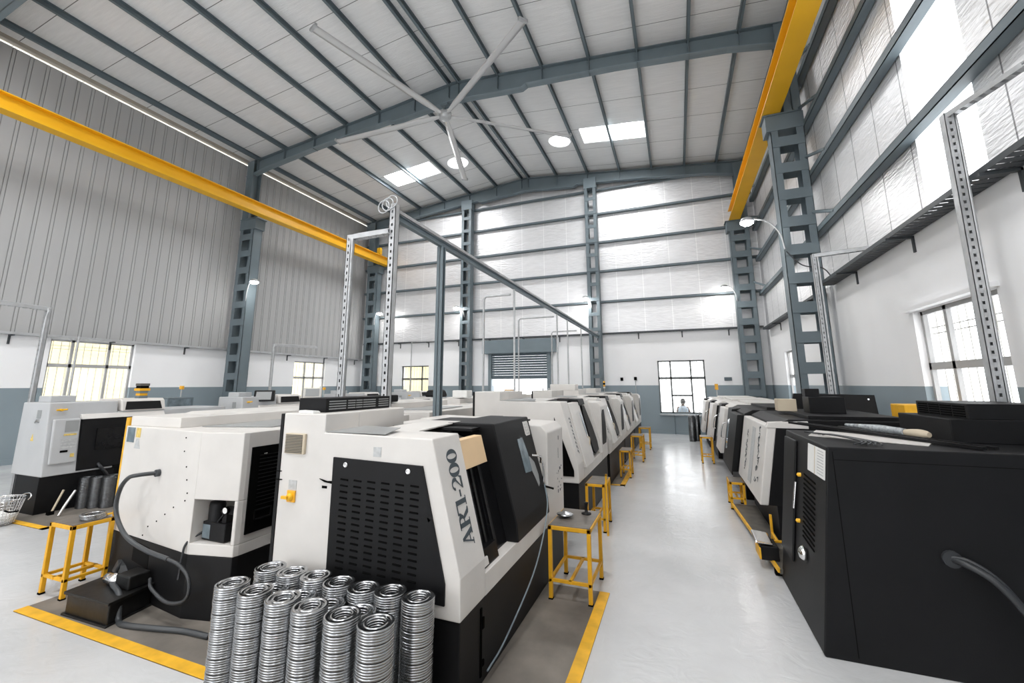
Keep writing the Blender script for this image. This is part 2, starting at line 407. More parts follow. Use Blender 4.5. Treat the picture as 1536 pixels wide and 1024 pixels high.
for i, x in enumerate(PUR):
    m = MB(); z = zr(x) - .005
    sx = .105 if x < RX else -.105
    m.box(x - .035, x + .035, Y0, YB, z - .012, z); m.box(x - .035, x - .027, Y0, YB, z - .16, z); m.box(x - .035, x + .035, Y0, YB, z - .16, z - .150)
    o = m.build('roof_purlin', 'steel')
    if i < 6: l = 'grey roof purlin on the left slope, %s from the left eave' % ordn[i]
    elif i == 6: l = 'grey ridge purlin on the left of the ridge pair'
    elif i == 7: l = 'grey ridge purlin on the right of the ridge pair'
    else: l = 'grey roof purlin on the right slope, %s right of the ridge pair' % ordn[i - 8]
    tag(o, l, 'purlin', 'roof purlins', 'thing')
# girts
def girt(a, c, l, grp):
    m = MB(); a, c = Vector(a), Vector(c)
    if abs(a.y - c.y) < .1:
        m.box(a.x, c.x, a.y - .13, a.y, a.z - .05, a.z - .04); m.box(a.x, c.x, a.y - .13, a.y - .12, a.z - .05, a.z + .035); m.box(a.x, c.x, a.y - .13, a.y, a.z + .025, a.z + .035)
    else:
        m.box(a.x - .14, a.x, a.y, c.y, a.z - .06, a.z - .05); m.box(a.x - .14, a.x - .13, a.y, c.y, a.z - .06, a.z + .06); m.box(a.x - .14, a.x, a.y, c.y, a.z + .05, a.z + .06)
    return tag(m.build('wall_girt', 'steel'), l, 'girt', grp, 'thing')
bz = [5.0, 6.25, 7.47, 8.70, 9.75]
up = ['lowest', 'second lowest', 'middle', 'second highest', 'highest']
for z, u in zip(bz, up):
    xa = XL + .05 if z < 9.5 else -10.5
    girt((XL + .05 if z < 9.3 else -12.5, YB, z), (XR - .05 if z < 9.3 else 2.2, YB, z), 'grey horizontal girt on the silver back wall, %s of five' % u, 'girts on the back wall')
for z, u in zip([4.85, 6.08, 7.22, 8.32, 9.35], up):
    girt((XR, Y0, z), (XR, YB - .2, z), 'grey horizontal girt on the silver right wall, %s of five' % u, 'girts on the right wall')
for ya, nm_ in ((9.98, 'nearer'), (16.43, 'far')):
    for z, u in zip([4.85, 6.08, 7.22, 8.32], ['lowest', 'second lowest', 'second highest', 'highest']):
        m = MB(); x1 = colR[0][1] if nm_ == 'nearer' else colR[1][1]
        m.tube([(x1 - .03, ya, z + .42), (XR - .12, ya - 1.05, z + .03)], .034, 8)
        tag(m.build('wall_strut', 'steel'), 'short grey strut tying the %s right column to the wall, %s of four' % (nm_, u), 'strut', 'struts on the right columns', 'thing')

# crane rails
def crane_rail(x0, x1, ya, yb, l):
    r = empty('crane_rail', ((x0 + x1) / 2, (ya + yb) / 2, RB)); w = (x1 - x0) / 2; L = (yb - ya) / 2
    m = MB(); m.box(-w, w, -L, L, .03, .055); m.box(-.012, .012, -L, L, .055, .40); m.box(-w * .95, w * .95, -L, L, .40, .425)
    m.box(w * .96, w, -L, L, .055, .10)
    m.build('girder', 'yellow', r, .004)
    MB().box(-.03, .03, -L, L, .425, .47).build('rail_bar', 'yellow', r)
    m = MB()
    k = -L + .4
    while k < L: m.box(-.075, .075, k, k + .07, .425, .44); k += .9
    m.build('clip', 'dark', r)
    return tag(r, l, 'crane rail')
crane_rail(-13.25, -12.95, Y0, 16.75, 'yellow crane runway rail along the ribbed left wall')
crane_rail(2.10, 2.46, Y0, 16.4, 'yellow crane runway rail along the right wall, seen steeply from below')
m = MB(); m.box(-13.2, -13.0, 16.05, 16.2, RB + .48, RB + .8); tag(m.build('rail_end_stop', 'yellow', None, .01), 'small yellow end stop block on the far end of the left crane rail', 'end stop', None, 'thing')

# windows
def window(n, axis, pos, u0, u1, z0, z1, mull, zsplit, out, frame='frame', low=None):
    b = MB(); t = .05
    def bx(m, a, c, e, g, d0=0., d1=.05):
        p0, p1 = sorted((pos + out * (d0 + .08), pos + out * (d1 + .08)))
        if axis == 'x': m.box(p0, p1, a, c, e, g)
        else: m.box(a, c, p0, p1, e, g)
    bx(b, u0, u0 + t, z0, z1); bx(b, u1 - t, u1, z0, z1); bx(b, u0, u1, z1 - t, z1); bx(b, u0, u1, z0, z0 + t)
    for u in mull: bx(b, u - t * .6, u + t * .6, z0, z1)
    bx(b, u0, u1, zsplit - .045, zsplit + .045)
    if low: bx(b, low[0], low[1], low[2] - .03, low[2] + .03)
    f = S_(b.build('window_%d' % n, frame))
    g = MB(); bx(g, u0 + .02, u1 - .02, z0 + .02, z1 - .02, .022, .028); g.build('pane', 'glass', f)
    g = MB(); k = u0 + .12
    while k < u1 - .05: bx(g, k - .006, k + .006, z0, z1, .10, .112); k += .155
    for zz in (z0 + .35, z0 + .45, zsplit + .42, zsplit + .5): bx(g, u0, u1, zz - .006, zz + .006, .09, .10)
    g.build('grille', 'bar', f)
    return f
window(1, 'x', XL, *LW[0], [6.10, 6.87], 2.28, -1)
window(2, 'x', XL, *LW[1], [13.5, 14.0], 2.08, -1)
window(3, 'y', YB, *BWN[0], [-11.58, -10.95], 2.04, 1, 'frame_d')
window(4, 'y', YB, *BWN[1], [-.22, .47], 1.985, 1, 'frame_d', (-.22, .47, 1.36))
window(5, 'x', XR, *RW[0], [5.95, 6.62], 1.98, 1)
window(6, 'x', XR, *RW[1], [14.1], 1.98, 1)
S_(MB().box(-.68, .97, YB - .12, YB + .02, .66, .70).build('trim_2', 'galv'))
S_(MB().box(XR - .10, XR + .02, RW[0][0] - .05, RW[0][1] + .05, RW[0][3] + .0, RW[0][3] + .05).build('trim_3', 'wallw'))
# roller door
r = bpy.data.objects.new('door_1', None); COL.objects.link(r); r.location = (-6.14, YB, 0); S_(r)
MB().box(-1.55, 1.62, -.42, -.02, 3.06, 3.62).build('header_box', 'steel_l', r, .01)
m = MB()
for k in range(10): z = 2.06 + k * .1; m.hexa([(-1.26, -.112, z), (1.26, -.112, z), (1.26, -.07, z), (-1.26, -.07, z), (-1.26, -.095, z + .094), (1.26, -.095, z + .094), (1.26, -.07, z + .094), (-1.26, -.07, z + .094)])
m.box(-1.26, 1.26, -.11, -.07, 2.0, 2.06)
m.build('shutter_curtain', 'shutter', r)
for s in (-1, 1): MB().box(s * 1.30 - .07, s * 1.30 + .07, -.16, -.01, 0, 3.08).build('guide_rail', 'steel_l', r)
# baseboards + wall cable trays
S_(MB().box(XL, XR, YB - .03, YB, 0, .10).build('baseboard_back', 'wallg'))
S_(MB().box(XL, XL + .03, Y0, YB, 0, .12).build('baseboard_left', 'wallg'))
def tray(name, pts, w, h, mt, l, brk=None, grp=None):
    m = MB()
    for a, c in zip(pts[:-1], pts[1:]): m.bar(a, c, w, h)
    o = m.build(name, mt)
    tag(o, l, 'cable tray', grp, 'thing')
    return o
def wall_tray(axis, pos, u0, u1, z, mt, l, sgn, brk_every=1.6, w=.16):
    root = empty('cable_tray', (pos if axis == 'x' else (u0 + u1) / 2, (u0 + u1) / 2 if axis == 'x' else pos, z), l, 'cable tray')
    L = (u1 - u0) / 2
    def bx(m, a, c, d0, d1, e, g):
        p0, p1 = sorted((sgn * d0, sgn * d1))
        if axis == 'x': m.box(p0, p1, a, c, e, g)
        else: m.box(a, c, p0, p1, e, g)
    m = MB(); bx(m, -L, L, .02, .028, 0, .06); bx(m, -L, L, w, w + .008, 0, .06)
    k = -L
    while k < L: bx(m, k, k + .085, .02, w, 0, .006); k += .11
    m.build('tray', mt, root)
    m = MB()
    for i in range(4): 
        p = [(sgn * (.05 + .028 * i), -L + q * 2 * L / 40, .03 + .012 * math.sin(q * 1.7 + i)) for q in range(41)]
        m.tube(p if axis == 'x' else [(c, a, e) for a, c, e in p], .011, 5)
    m.build('cable', 'hose_g' if mt != 'galv' else 'galv', root)
    k = -L + .5
    while k < L:
        m = MB(); bx(m, k, k + .04, 0, w + .04, -.03, 0); bx(m, k, k + .04, 0, .02, -.22, 0); m.build('bracket', 'tray_dark', root); k += brk_every
    return root
wall_tray('y', YB, XL + .2, XR - .1, CLR - .01, 'tray_dark', 'dark cable tray with pipes along the back wall below the silver foil', -1, 1.55)
wall_tray('x', XL, Y0, YB - .1, CLL - .02, 'galv', 'galvanised cable tray along the left wall below the ribbed cladding', 1, 1.9)
wall_tray('x', XR, Y0, 9.8, CLR - .04, 'tray_dark', 'wide dark cable tray along the near right wall above the window', -1, 1.9, .26)
wall_tray('x', XR, 10.3, 16.2, CLR - .14, 'tray_dark', 'dark cable tray along the far right wall behind the columns', -1, 1.9, .2)

# ------------------------------------------------------------------ ceiling fan
fx, fy, fz = -5.98, 10.0, 9.72
fan = empty('ceiling_fan', (fx, fy, fz), 'huge five bladed silver ceiling fan hanging below the roof rafter', 'ceiling fan')
MB().lathe([(.02, -.16), (.10, -.15), (.17, -.08), (.19, 0), (.19, .07), (.10, .12), (.05, .14)], n=24).build('hub', 'galv', fan)
MB().tube([(0, 0, .12), (0, 0, .42)], .035, 10).build('downrod', 'steel', fan)
MB().box(-.12, .12, -.10, .10, .28, .36).build('bracket', 'steel', fan, .01)
for a in (37, 109, 181, 253, 325):
    m = MB(); n = 22; vs = []
    prof = [(-.11, -.012), (-.05, .018), (.02, .022), (.11, .0), (.02, -.016), (-.05, -.014)]
    for s_ in (0, .15, .3, 1):
        d = .17 + s_ * 3.85; w = .55 if s_ == 0 else 1
        vs += [(d, u * w, v + .0) for u, v in prof]
    k = len(prof)
    m.add(vs, [(i * k + j, i * k + (j + 1) % k, (i + 1) * k + (j + 1) % k, (i + 1) * k + j) for i in range(3) for j in range(k)], True)
    m.add(vs[:k], [tuple(range(k))]); m.add(vs[-k:], [tuple(range(k))])
    bl = m.build('blade', 'blade', fan); bl.rotation_euler = (.12, 0, math.radians(a))
    m = MB(); m.box(4.0, 4.06, -.12, .12, -.02, .05); tp = m.build('tip_fin', 'galv', bl)

# ------------------------------------------------------------------ flood lights on the columns
def flood(p, base, l):
    r = empty('flood_light', base, l, 'flood light', 'lit flood lights on the columns')
    p = Vector(p) - Vector(base)
    m = MB(); m.tube(crv([(0, 0, 0), (p.x * .12, p.y * .25, p.z * .55), (p.x * .45, p.y * .6, p.z * .95), (p.x, p.y, p.z + .05)], 6), .016, 7); m.build('arm', 'galv', r)
    h = MB().lathe([(.05, .07), (.10, .05), (.13, -.01), (.13, -.03)], p, 18).build('housing', 'galv', r)
    MB().lathe([(.02, -.11), (.07, -.10), (.125, -.06), (.128, -.02)], p, 18).build('lens', 'lamp', r)
    return r
flood((-12.95, 9.72, 5.20), (-13.5, 9.9, 4.5), 'lit white flood light on an arm of the mid left wall column')
flood((-12.90, 16.1, 5.12), (-13.35, 16.32, 4.6), 'lit white flood light on the far left corner column')
flood((-8.80, 16.1, 5.10), (-8.55, 16.38, 4.7), 'lit white flood light on the slim column left of the roller door')
flood((-3.14, 16.1, 5.09), (-2.95, 16.38, 4.7), 'lit white flood light on the slim column right of the roller door')
flood((1.73, 16.1, 5.10), (2.12, 16.32, 4.6), 'lit white flood light on the far right corner column')
flood((1.57, 9.62, 5.13), (2.25, 9.85, 4.5), 'lit white flood light on the nearer right wall column')
m = MB(); m.tube(crv([(2.27, 9.86, 4.45), (2.5, 9.8, 4.12), (2.8, 9.7, 4.0), (2.92, 9.6, 3.75)]), .012, 6)
tag(m.build('power_cable', 'hose'), 'thin black cable swagging from the nearer right column to the wall', 'cable', None, 'thing')

# ------------------------------------------------------------------ service posts, overhead beam
def strut_post(x, y, z0, z1, l, w=.07, holes=True, lean=(0, 0), arm=None, mt='galv'):
    r = empty('service_post', (x, y, 0), l, 'post')
    m = MB(); t = .006; L = z1
    m.box(-w / 2, w / 2, w / 2 - t, w / 2, 0, L)
    for s in (-1, 1): m.box(s * w / 2 - (t if s > 0 else 0), s * w / 2 + (0 if s > 0 else t), -w / 2, w / 2, 0, L)
    e = w * .36
    for s in (-1, 1): m.box(min(s * w / 2, s * (w / 2 - e)), max(s * w / 2, s * (w / 2 - e)), -w / 2, -w / 2 + t, 0, L)
    z = 1.0
    while z < L: m.box(-w / 2 + e - .001, w / 2 - e + .001, -w / 2, -w / 2 + t, z, min(L, z + .045)); z += .075
    m.box(-w / 2 + e - .001, w / 2 - e + .001, -w / 2, -w / 2 + t, 0, 1.0)
    o = m.build('channel', mt, r); sh = Matrix.Identity(4); sh[0][2], sh[1][2] = lean; o.data.transform(sh)
    if arm:
        a = MB(); s0 = Vector((lean[0] * L, lean[1] * L, L - .03)); e_ = Vector(arm) - Vector((x, y, 0))
        d = (e_ - s0); N = d.cross(Vector((0, 0, 1))).normalized() * .035
        a.bar(s0 + N, e_ + N, .006, .05); a.bar(s0 - N, e_ - N, .006, .05)
        k = 0.; Ln = d.length
        while k < Ln: p = s0 + d * (k / Ln) - Vector((0, 0, .022)); a.bar(p, p + d.normalized() * .045, .07, .006); k += .08
        a.build('tray_arm', mt, r)
        a = MB(); pth = [Vector((lean[0] * z + .05, lean[1] * z - .03, z)) for z in (0.6, L * .5, L - .25)] + [s0 + Vector((.04, -.02, -.02)), s0 + d * .1 + Vector((0, 0, .03)), e_ + Vector((0, 0, .03))]
        a.tube(crv(pth, 5), .014, 6); a.build('conduit', 'galv', r)
    return r
strut_post(-2.75, 3.60, 0, 3.70, 'tall galvanised perforated post at the near end of the overhead beam', .075)
strut_post(-3.20, 3.46, 0, 3.36, 'galvanised perforated post just left of the tall post, by the machine backs', .06, arm=(-2.78, 3.56, 3.38))
strut_post(2.62, 5.12, 0, 4.40, 'galvanised perforated post leaning beside the near right window', .08, lean=(.012, 0), arm=(2.97, 4.6, 4.46))
strut_post(2.22, 8.05, 0, 3.86, 'galvanised post in front of the nearer right lattice column', .06, arm=(2.95, 8.0, 3.86))
strut_post(-9.5, 3.62, 0, 3.03, 'galvanised post behind the grey electric cabinet at the left edge', .06, arm=(-9.5, 1.6, 3.03))
strut_post(-9.5, 7.84, 0, 2.80, 'thin galvanised post in front of the left wall, beyond the mid column', .05, arm=(-9.5, 9.2, 2.82))
m = MB(); m.tube([(-14.0, 5.98, 0), (-14.0, 5.98, 3.0)], .026, 8)
tag(m.build('conduit_pipe', 'galv'), 'thin galvanised conduit pipe rising before the left yellowish window', 'conduit', None, 'thing')
# post of the left corner trays
m = MB(); m.tube([(-11.38, 16.6, 0), (-11.38, 16.6, 3.72), (-10.1, 16.6, 3.72)], .022, 8); tag(m.build('conduit_pipe', 'galv'), 'thin conduit pipe in front of the back left window', 'conduit', None, 'thing')

bm_ = empty('overhead_beam', (-2.75, 10.1, 3.50), 'long grey overhead beam with white cable duct running down the hall', 'beam')
m = MB(); m.box(-.032, .032, -6.5, 6.3, .03, .036); m.box(-.004, .004, -6.5, 6.3, .03, .10); m.box(-.032, .032, -6.5, 6.3, .094, .10); m.build('beam_profile', 'steel_l', bm_)
m = MB(); m.box(-.035, .035, -6.5, 6.3, .112, .150); m.build('cable_duct', 'galv', bm_)
m = MB()
for q in range(3): m.lathe([(.07, 0), (.078, .008), (.07, .016), (.062, .008)], (-.06 + .05 * q, -6.62, .14 + .02 * q), 20, 'y', True)
m.build('coiled_cable', 'galv', bm_)
pst = empty('steel_post', (-2.75, 4.6, 0), 'grey I-section steel post holding up the overhead beam near its front end', 'post')
m = MB(); m.box(-.045, .045, -.035, -.028, 0, 3.53); m.box(-.045, .045, .028, .035, 0, 3.53); m.box(-.004, .004, -.035, .035, 0, 3.53); m.build('section', 'steel', pst)
MB().box(-.09, .09, -.08, .08, 0, .012).build('base_plate', 'steel', pst)
for i, y in enumerate((7.25, 10.3, 11.4, 13.2)):
    m = MB(); m.tube([(-2.75, y, 0), (-2.75, y, 3.53)], .02, 8)
    tag(m.build('conduit_pipe', 'galv'), 'thin galvanised drop pipe under the overhead beam, %s from the front' % ordn[i], 'conduit', 'drop pipes under the beam', 'thing')
for i, (x, y, z) in enumerate(((-3.35, 7.2, 3.42), (-3.75, 10.2, 3.45), (-3.6, 12.8, 3.40))):
    m = MB(); m.tube([(x, y, 0), (x, y, z - .05), (x + .05, y, z), (-2.8, y, z)], .022, 8)
    tag(m.build('bent_pipe', 'galv'), 'bent galvanised pipe rising to the overhead beam from the left, %s from the front' % ordn[i], 'conduit', 'bent pipes left of the beam', 'thing')

# ------------------------------------------------------------------ machines
def sl(z): return -.21 + (1.44 - z) * .2733       # front slant of the lathes along the aisle (local x)
def slab(m, z0, z1, y0, y1, o0, o1):
    """slab lying on the slant between z0..z1, offsets o0<o1 outwards"""
    m.hexa([(sl(z0) + o0, y0, z0), (sl(z0) + o1, y0, z0), (sl(z0) + o1, y1, z0), (sl(z0) + o0, y1, z0),
            (sl(z1) + o0, y0, z1), (sl(z1) + o1, y0, z1), (sl(z1) + o1, y1, z1), (sl(z1) + o0, y1, z1)])

def stroke(m, pts, w, map_, h=.002):
    for (a, c), (e, g) in zip(pts[:-1], pts[1:]):
        d = math.hypot(e - a, g - c) or 1; nx, ny = -(g - c) / d * w / 2, (e - a) / d * w / 2
        q = [(a + nx, c + ny), (e + nx, g + ny), (e - nx, g - ny), (a - nx, c - ny)]
        m.hexa([map_(u, v, 0) for u, v in q] + [map_(u, v, h) for u, v in q])
def poly(m, pts, map_, h=.002):
    n = len(pts); m.add([map_(u, v, 0) for u, v in pts] + [map_(u, v, h) for u, v in pts],
                        [tuple(range(n)), tuple(range(n, 2 * n))] + [(i, (i + 1) % n, n + (i + 1) % n, n + i) for i in range(n)])

def glyph(ch, m, map_, s, ox):
    """high contrast serif letters, 1 unit tall; returns the advance"""
    P = lambda *pts: poly(m, [(ox + u * s, v * s) for u, v in pts], map_)
    if ch == 'A':
        P((.02, 0), (.30, 0), (.30, .05), (.02, .05)); P((.50, 0), (.92, 0), (.92, .05), (.50, .05))
        P((.12, .03), (.19, .03), (.47, .97), (.40, 1.0)); P((.58, .03), (.82, .03), (.50, 1.0), (.38, 1.0)); P((.24, .28), (.64, .28), (.64, .34), (.24, .34)); return .98
    if ch == 'R':
        P((.02, 0), (.40, 0), (.40, .05), (.02, .05)); P((.10, .03), (.30, .03), (.30, 1), (.10, 1)); P((.02, .95), (.40, .95), (.40, 1), (.02, 1))
        arc = [(.38 + .30 * math.sin(t) , .74 + .26 * math.cos(t)) for t in [PI * k / 10 for k in range(11)]]
        inn = [(.36 + .14 * math.sin(t), .74 + .20 * math.cos(t)) for t in [PI * k / 10 for k in range(11)]]
        for k in range(10): P(arc[k], arc[k + 1], inn[k + 1], inn[k])
        P((.30, .48), (.40, .48), (.40, .54), (.30, .54)); P((.30, .94), (.38, .94), (.38, 1), (.30, 1))
        P((.42, .50), (.60, .48), (.80, .12), (.62, .05)); P((.62, .05), (.80, .12), (.92, .06), (.88, .0), (.72, 0)); return .95
    if ch == '1':     # stem with a long arm drooping on one side
        P((.18, 0), (.62, 0), (.62, .05), (.18, .05)); P((.30, .03), (.52, .03), (.52, 1), (.30, 1)); P((-.12, .93), (.32, .92), (.32, 1), (-.12, 1)); P((-.18, .72), (-.08, .72), (-.02, .95), (-.12, 1)); return .70
    if ch == '-': P((.04, .34), (.36, .34), (.36, .45), (.04, .45)); return .42
    if ch == '2':
        arc = [(.32 + .30 * math.cos(t), .70 + .30 * math.sin(t)) for t in [PI * .95 - PI * 1.15 * k / 12 for k in range(13)]]
        inn = [(.30 + .14 * math.cos(t), .71 + .23 * math.sin(t)) for t in [PI * .95 - PI * 1.15 * k / 12 for k in range(13)]]
        for k in range(12): P(arc[k], arc[k + 1], inn[k + 1], inn[k])
        P((.58, .62), (.42, .58), (.02, .04), (.10, .10)); P((.02, 0), (.60, 0), (.66, .26), (.60, .26), (.55, .16), (.14, .14)); return .72
    if ch == '0':
        N = 28
        for k in range(N):
            a, c = 2 * PI * k / N, 2 * PI * (k + 1) / N
            P((.36 + .34 * math.cos(a), .5 + .5 * math.sin(a)), (.36 + .34 * math.cos(c), .5 + .5 * math.sin(c)),
              (.36 + .13 * math.cos(c), .5 + .45 * math.sin(c)), (.36 + .13 * math.cos(a), .5 + .45 * math.sin(a)))
        return .78
    return .4

def screws(r, pts, mp):
    for p in pts: pass

def louvre_panel(root, name, outline, y, cols, rows, u0, u1, z0, z1, mt='black', skip=None):
    """black panel on the near end (faces -y) with stamped slots"""
    m = MB(); m.prism(outline, 'y', y - .012, y); m.m = 1; dx = (u1 - u0) / cols; dz = (z1 - z0) / rows
    for i in range(cols):
        for j in range(rows):
            a = u0 + dx * (i + .20); c = a + dx * .56; z = z0 + dz * (j + .5)
            m.hexa([(a, y - .0125, z), (c, y - .0125, z - .003), (c, y - .0125, z + .006), (a, y - .0125, z + .009), (a, y - .017, z - .001), (c, y - .017, z - .004), (c, y - .017, z + .0), (a, y - .017, z + .003)])
    return m.build(name, [mt, 'slot'], root)

def lathe_a(name, loc, label, det=2, door='black', housing='white', mark=None, L=2.31, alt=False, group='turning machines in the row left of the aisle'):
    r = empty(name, loc, label, 'machine', group); b = .006 if det else 0
    # base
    m = MB(); m.box(-1.38, -.012, .02, L - .02, 0, .47); base = m.build('base', 'black', r, b)
    if det > 1:
        m = MB(); m.box(-.013, -.006, .28, .30, .05, .42); m.box(-.013, -.002, .30, .325, .10, .13); m.box(-.013, -.002, .30, .325, .30, .36); m.build('hinge_seam', 'slot', base)
    # near end block
    prof = [(-1.43, .47), (-.002, .47), (-.005, .69), (sl(1.44), 1.44), (-1.05, 1.45), (-1.05, 1.57), (-1.43, 1.57)]
    MB().prism(prof, 'y', 0, .335).build('end_housing', housing, r, .008)
    MB().box(-1.43, -1.05, .335, .90, .47, 1.57).build('rear_housing', housing, r, .008)
    MB().box(-1.455, -1.43, -.004, .90, .40, 1.565).build('back_plate', 'black', r)
    MB().box(-1.05, -.42, .335, .72, .60, 1.40).build('spindle_block', 'dark', r)
    MB().box(-1.43, -.42, .90, L - .6, .47, 1.40).build('bed_cover', housing, r, .006)
    # ledge along the front
    MB().box(-.40, -.002, .335, 1.72, .47, .60).build('ledge', housing, r, .004)
    dy0, dy1 = .885, 1.72
    if alt:
        m = MB(); slab(m, .60, 1.41, .345, .93, -.08, .012); d = m.build('sliding_door', door, r, .008)
        def amap(u, v, h): return (sl(v) + .013 + h, u, v)
        m = MB(); poly(m, [(.80, 1.25), (.90, 1.27), (.91, .98), (.84, .93)], amap, .003); m.build('window', 'glassg', d)
        m = MB(); q = Vector(amap(.86, .93, 0)); m.tube(crv([q, q + Vector((.03, .01, -.02)), q + Vector((.03, .01, -.12)), q + Vector((0, .01, -.14))], 4), .009, 6); m.build('handle', 'tan', d)
        m = MB(); slab(m, .62, 1.40, .95, 1.72, -.16, -.10); m.build('recess', 'dark', r)
        m = MB(); slab(m, .66, 1.36, 1.02, 1.10, -.10, -.02); m.build('grey_pillar', 'grey', r, .02)
        m = MB()
        def bmap(u, v, h): return (sl(v) - .06 + h, u, v)
        poly(m, [(1.22, .70), (1.22, 1.25), (1.30, 1.34), (1.45, 1.34), (1.62, 1.0), (1.66, .78), (1.60, .66), (1.30, .64)], bmap, .03); m.build('dark_window', 'black', r)
        m = MB(); slab(m, 1.36, 1.45, .90, 1.30, -.30, .02); m.build('black_cap', 'black', r, .01)
        m = MB(); slab(m, .60, 1.42, 1.66, 1.73, -.10, .0); m.build('door_frame', housing, r, .006)
        m = MB(); poly(m, [(1.80, .74), (1.80, 1.18), (1.86, 1.25), (2.02, 1.25), (2.16, 1.0), (2.20, .78), (2.15, .70), (1.84, .70)], lambda u, v, h: (.0 + h, u, v), .006); m.build('tail_window', 'black', r)
    else:
        # opening : beige panel above, dark bellows below
        m = MB(); slab(m, 1.195, 1.385, .335, .74, -.10, -.035); m.build('beige_panel' if det > 1 else 'upper_panel', 'beige' if det > 1 else housing, r, .003)
        m = MB(); slab(m, .60, 1.195, .335, .90, -.14, -.10)
        for k in range(5): slab(m, .66, 1.18, .40 + k * .07, .425 + k * .07, -.10, -.088)
        slab(m, .60, .70, .335, .62, -.10, -.05); slab(m, .60, 1.19, .63, .645, -.10, -.07)
        m.build('bellows_guard', 'black_gloss', r)
        m = MB(); slab(m, .615, .66, .345, .44, -.07, -.04); m.build('white_block', 'white', r)
        # sliding door
        poly_d = [(sl(.728) + .02, .728), (.016, .600), (-.10, .600), (-.34, 1.30), (-.62, 1.40), (-.62, 1.455), (sl(1.455) + .02, 1.455)]
        d = MB().prism(poly_d, 'y', dy0, dy1).build('sliding_door', door, r, .010)
        if det:
            def wmap(u, v, h): z = v; return (sl(z) + .021 + h, u, z)
            m = MB(); poly(m, [(1.30, 1.29), (1.43, 1.295), (1.47, 1.15), (1.47, 1.02), (1.455, 1.005), (1.31, 1.015)], wmap, .004); m.build('window', 'glassg', d)
            m = MB(); poly(m, [(1.445, 1.13), (1.50, 1.12), (1.58, 1.06), (1.605, .95), (1.585, .88), (1.545, .86), (1.475, 1.0)], wmap, .003); m.build('grip_recess', 'panelg', d)
            m = MB(); q = Vector((sl(1.10) + .03, 1.62, 1.10)); m.tube(crv([q + Vector((0, -.10, .03)), q + Vector((.045, -.06, .02)), q + Vector((.05, .02, 0)), q + Vector((.03, .07, -.06))], 5), .010, 7)
            m.tube(crv([q + Vector((.03, .05, .0)), q + Vector((.055, .075, -.10)), q + Vector((.05, .08, -.25)), q + Vector((.045, .05, -.30))], 5), .007, 7); m.build('handle', 'chrome', d)
            m = MB(); poly(m, [(1.535, 1.42), (1.655, 1.42), (1.665, 1.405), (1.665, 1.31), (1.65, 1.295), (1.55, 1.295), (1.535, 1.31)], wmap, .003); bd = m.build('badge', 'white', d)
            m = MB()
            def wm2(u, v, h): return wmap(u, v, h + .003)
            for k in range(4): stroke(m, [(1.56, 1.395 - .027 * k), (1.64, 1.395 - .027 * k)], .005, wm2, .001)
            stroke(m, [(1.565, 1.40), (1.565, 1.31), (1.635, 1.31), (1.635, 1.40)], .004, wm2, .001); m.build('badge_mark', 'label', bd)
            m = MB()
            y = 1.50; m.tube(crv([(sl(.85) + .035, 1.66, .86), (.03, 1.60, .70), (.045, 1.42, .50), (.05, 1.10, .30), (.02, .62, .10), (.012, .34, .06)], 8), .006, 6); m.build('air_hose', 'cable', r)
            m = MB(); m.tube([(sl(.84) + .02, 1.70, .83), (sl(.84) + .09, 1.76, .80)], .010, 6); m.build('door_stop', 'dark', d)
    # top: dark sliding cover and glass-like bright tray
    MB().box(-1.05, sl(1.45) - .10, .74, dy1, 1.405, 1.43).build('roof_cover', 'black', r, .004)
    m = MB(); m.hexa([(-1.04, .34, 1.412), (-.62, .34, 1.412), (-.55, 1.0, 1.452), (-.86, 1.0, 1.452), (-1.04, .34, 1.422), (-.62, .34, 1.422), (-.55, 1.0, 1.460), (-.86, 1.0, 1.460)]); m.build('roof_tray', 'white2', r)
    m = MB(); m.hexa([(-1.045, .005, 1.452), (-.56, .01, 1.452), (-.62, .25, 1.468), (-.95, .28, 1.468), (-1.045, .005, 1.456), (-.56, .01, 1.456), (-.62, .25, 1.472), (-.95, .28, 1.472)]); m.build('roof_plate', 'tan' if 0 else 'panelg', r)
    # far end block with upright front
    pf = [(-1.43, .47), (-.0, .47), (-.0, 1.31), (-.06, 1.375), (-1.43, 1.41)]
    MB().prism(pf, 'y', dy1 + .01, L).build('tail_housing', housing, r, .012)
    if det:
        m = MB(); m.box(-.75, -.60, dy1 + .12, dy1 + .36, 1.395, 1.43); m.box(-.40, -.30, dy1 + .15, dy1 + .40, 1.385, 1.40); m.build('vent_cap', 'black', r)
    if det > 1:
        m = MB(); rnd = random.Random(3)
        for k in range(20):
            y = dy1 + .30 + rnd.random() * .22; z = .68 + rnd.random() * .25; m.box(.0, .0015, y, y + .004 + rnd.random() * .02, z, z + .004 + rnd.random() * .02)
        m.box(.0, .0015, 2.12, 2.135, 1.20, 1.24); m.box(0, .0015, 2.11, 2.115, 1.02, 1.12); m.build('scuff_marks', 'ink', r)
    # near end details
    pan = [(-.952, .56), (-.098, .545), (-.098, .655), (-.268, 1.281), (-.952, 1.296)]
    if det > 1:
        louvre_panel(r, 'louvred_panel', pan, 0, 6, 15, -.90, -.26, .62, 1.18)
        for (u, z) in ((-.845, 1.255), (-.365, 1.245)): MB().lathe([(.010, -.012), (.017, -.014), (.017, -.018), (.011, -.020), (.010, -.014)], (u, -.0, z), 18, 'y').build('panel_lock', 'chrome', r)
        f = MB().box(-1.385, -1.205, -.018, 0, 1.30, 1.435).build('fan_grille', 'tan', r, .004)
        m = MB()
        for k in range(12): m.box(-1.375, -1.225, -.024, -.018, 1.308 + k * .0103, 1.313 + k * .0103)
        m.build('grille_slat', 'wood', f)
        f = MB().box(-1.335, -1.265, -.012, 0, .985, 1.06).build('switch_plate', 'amber', r, .003)
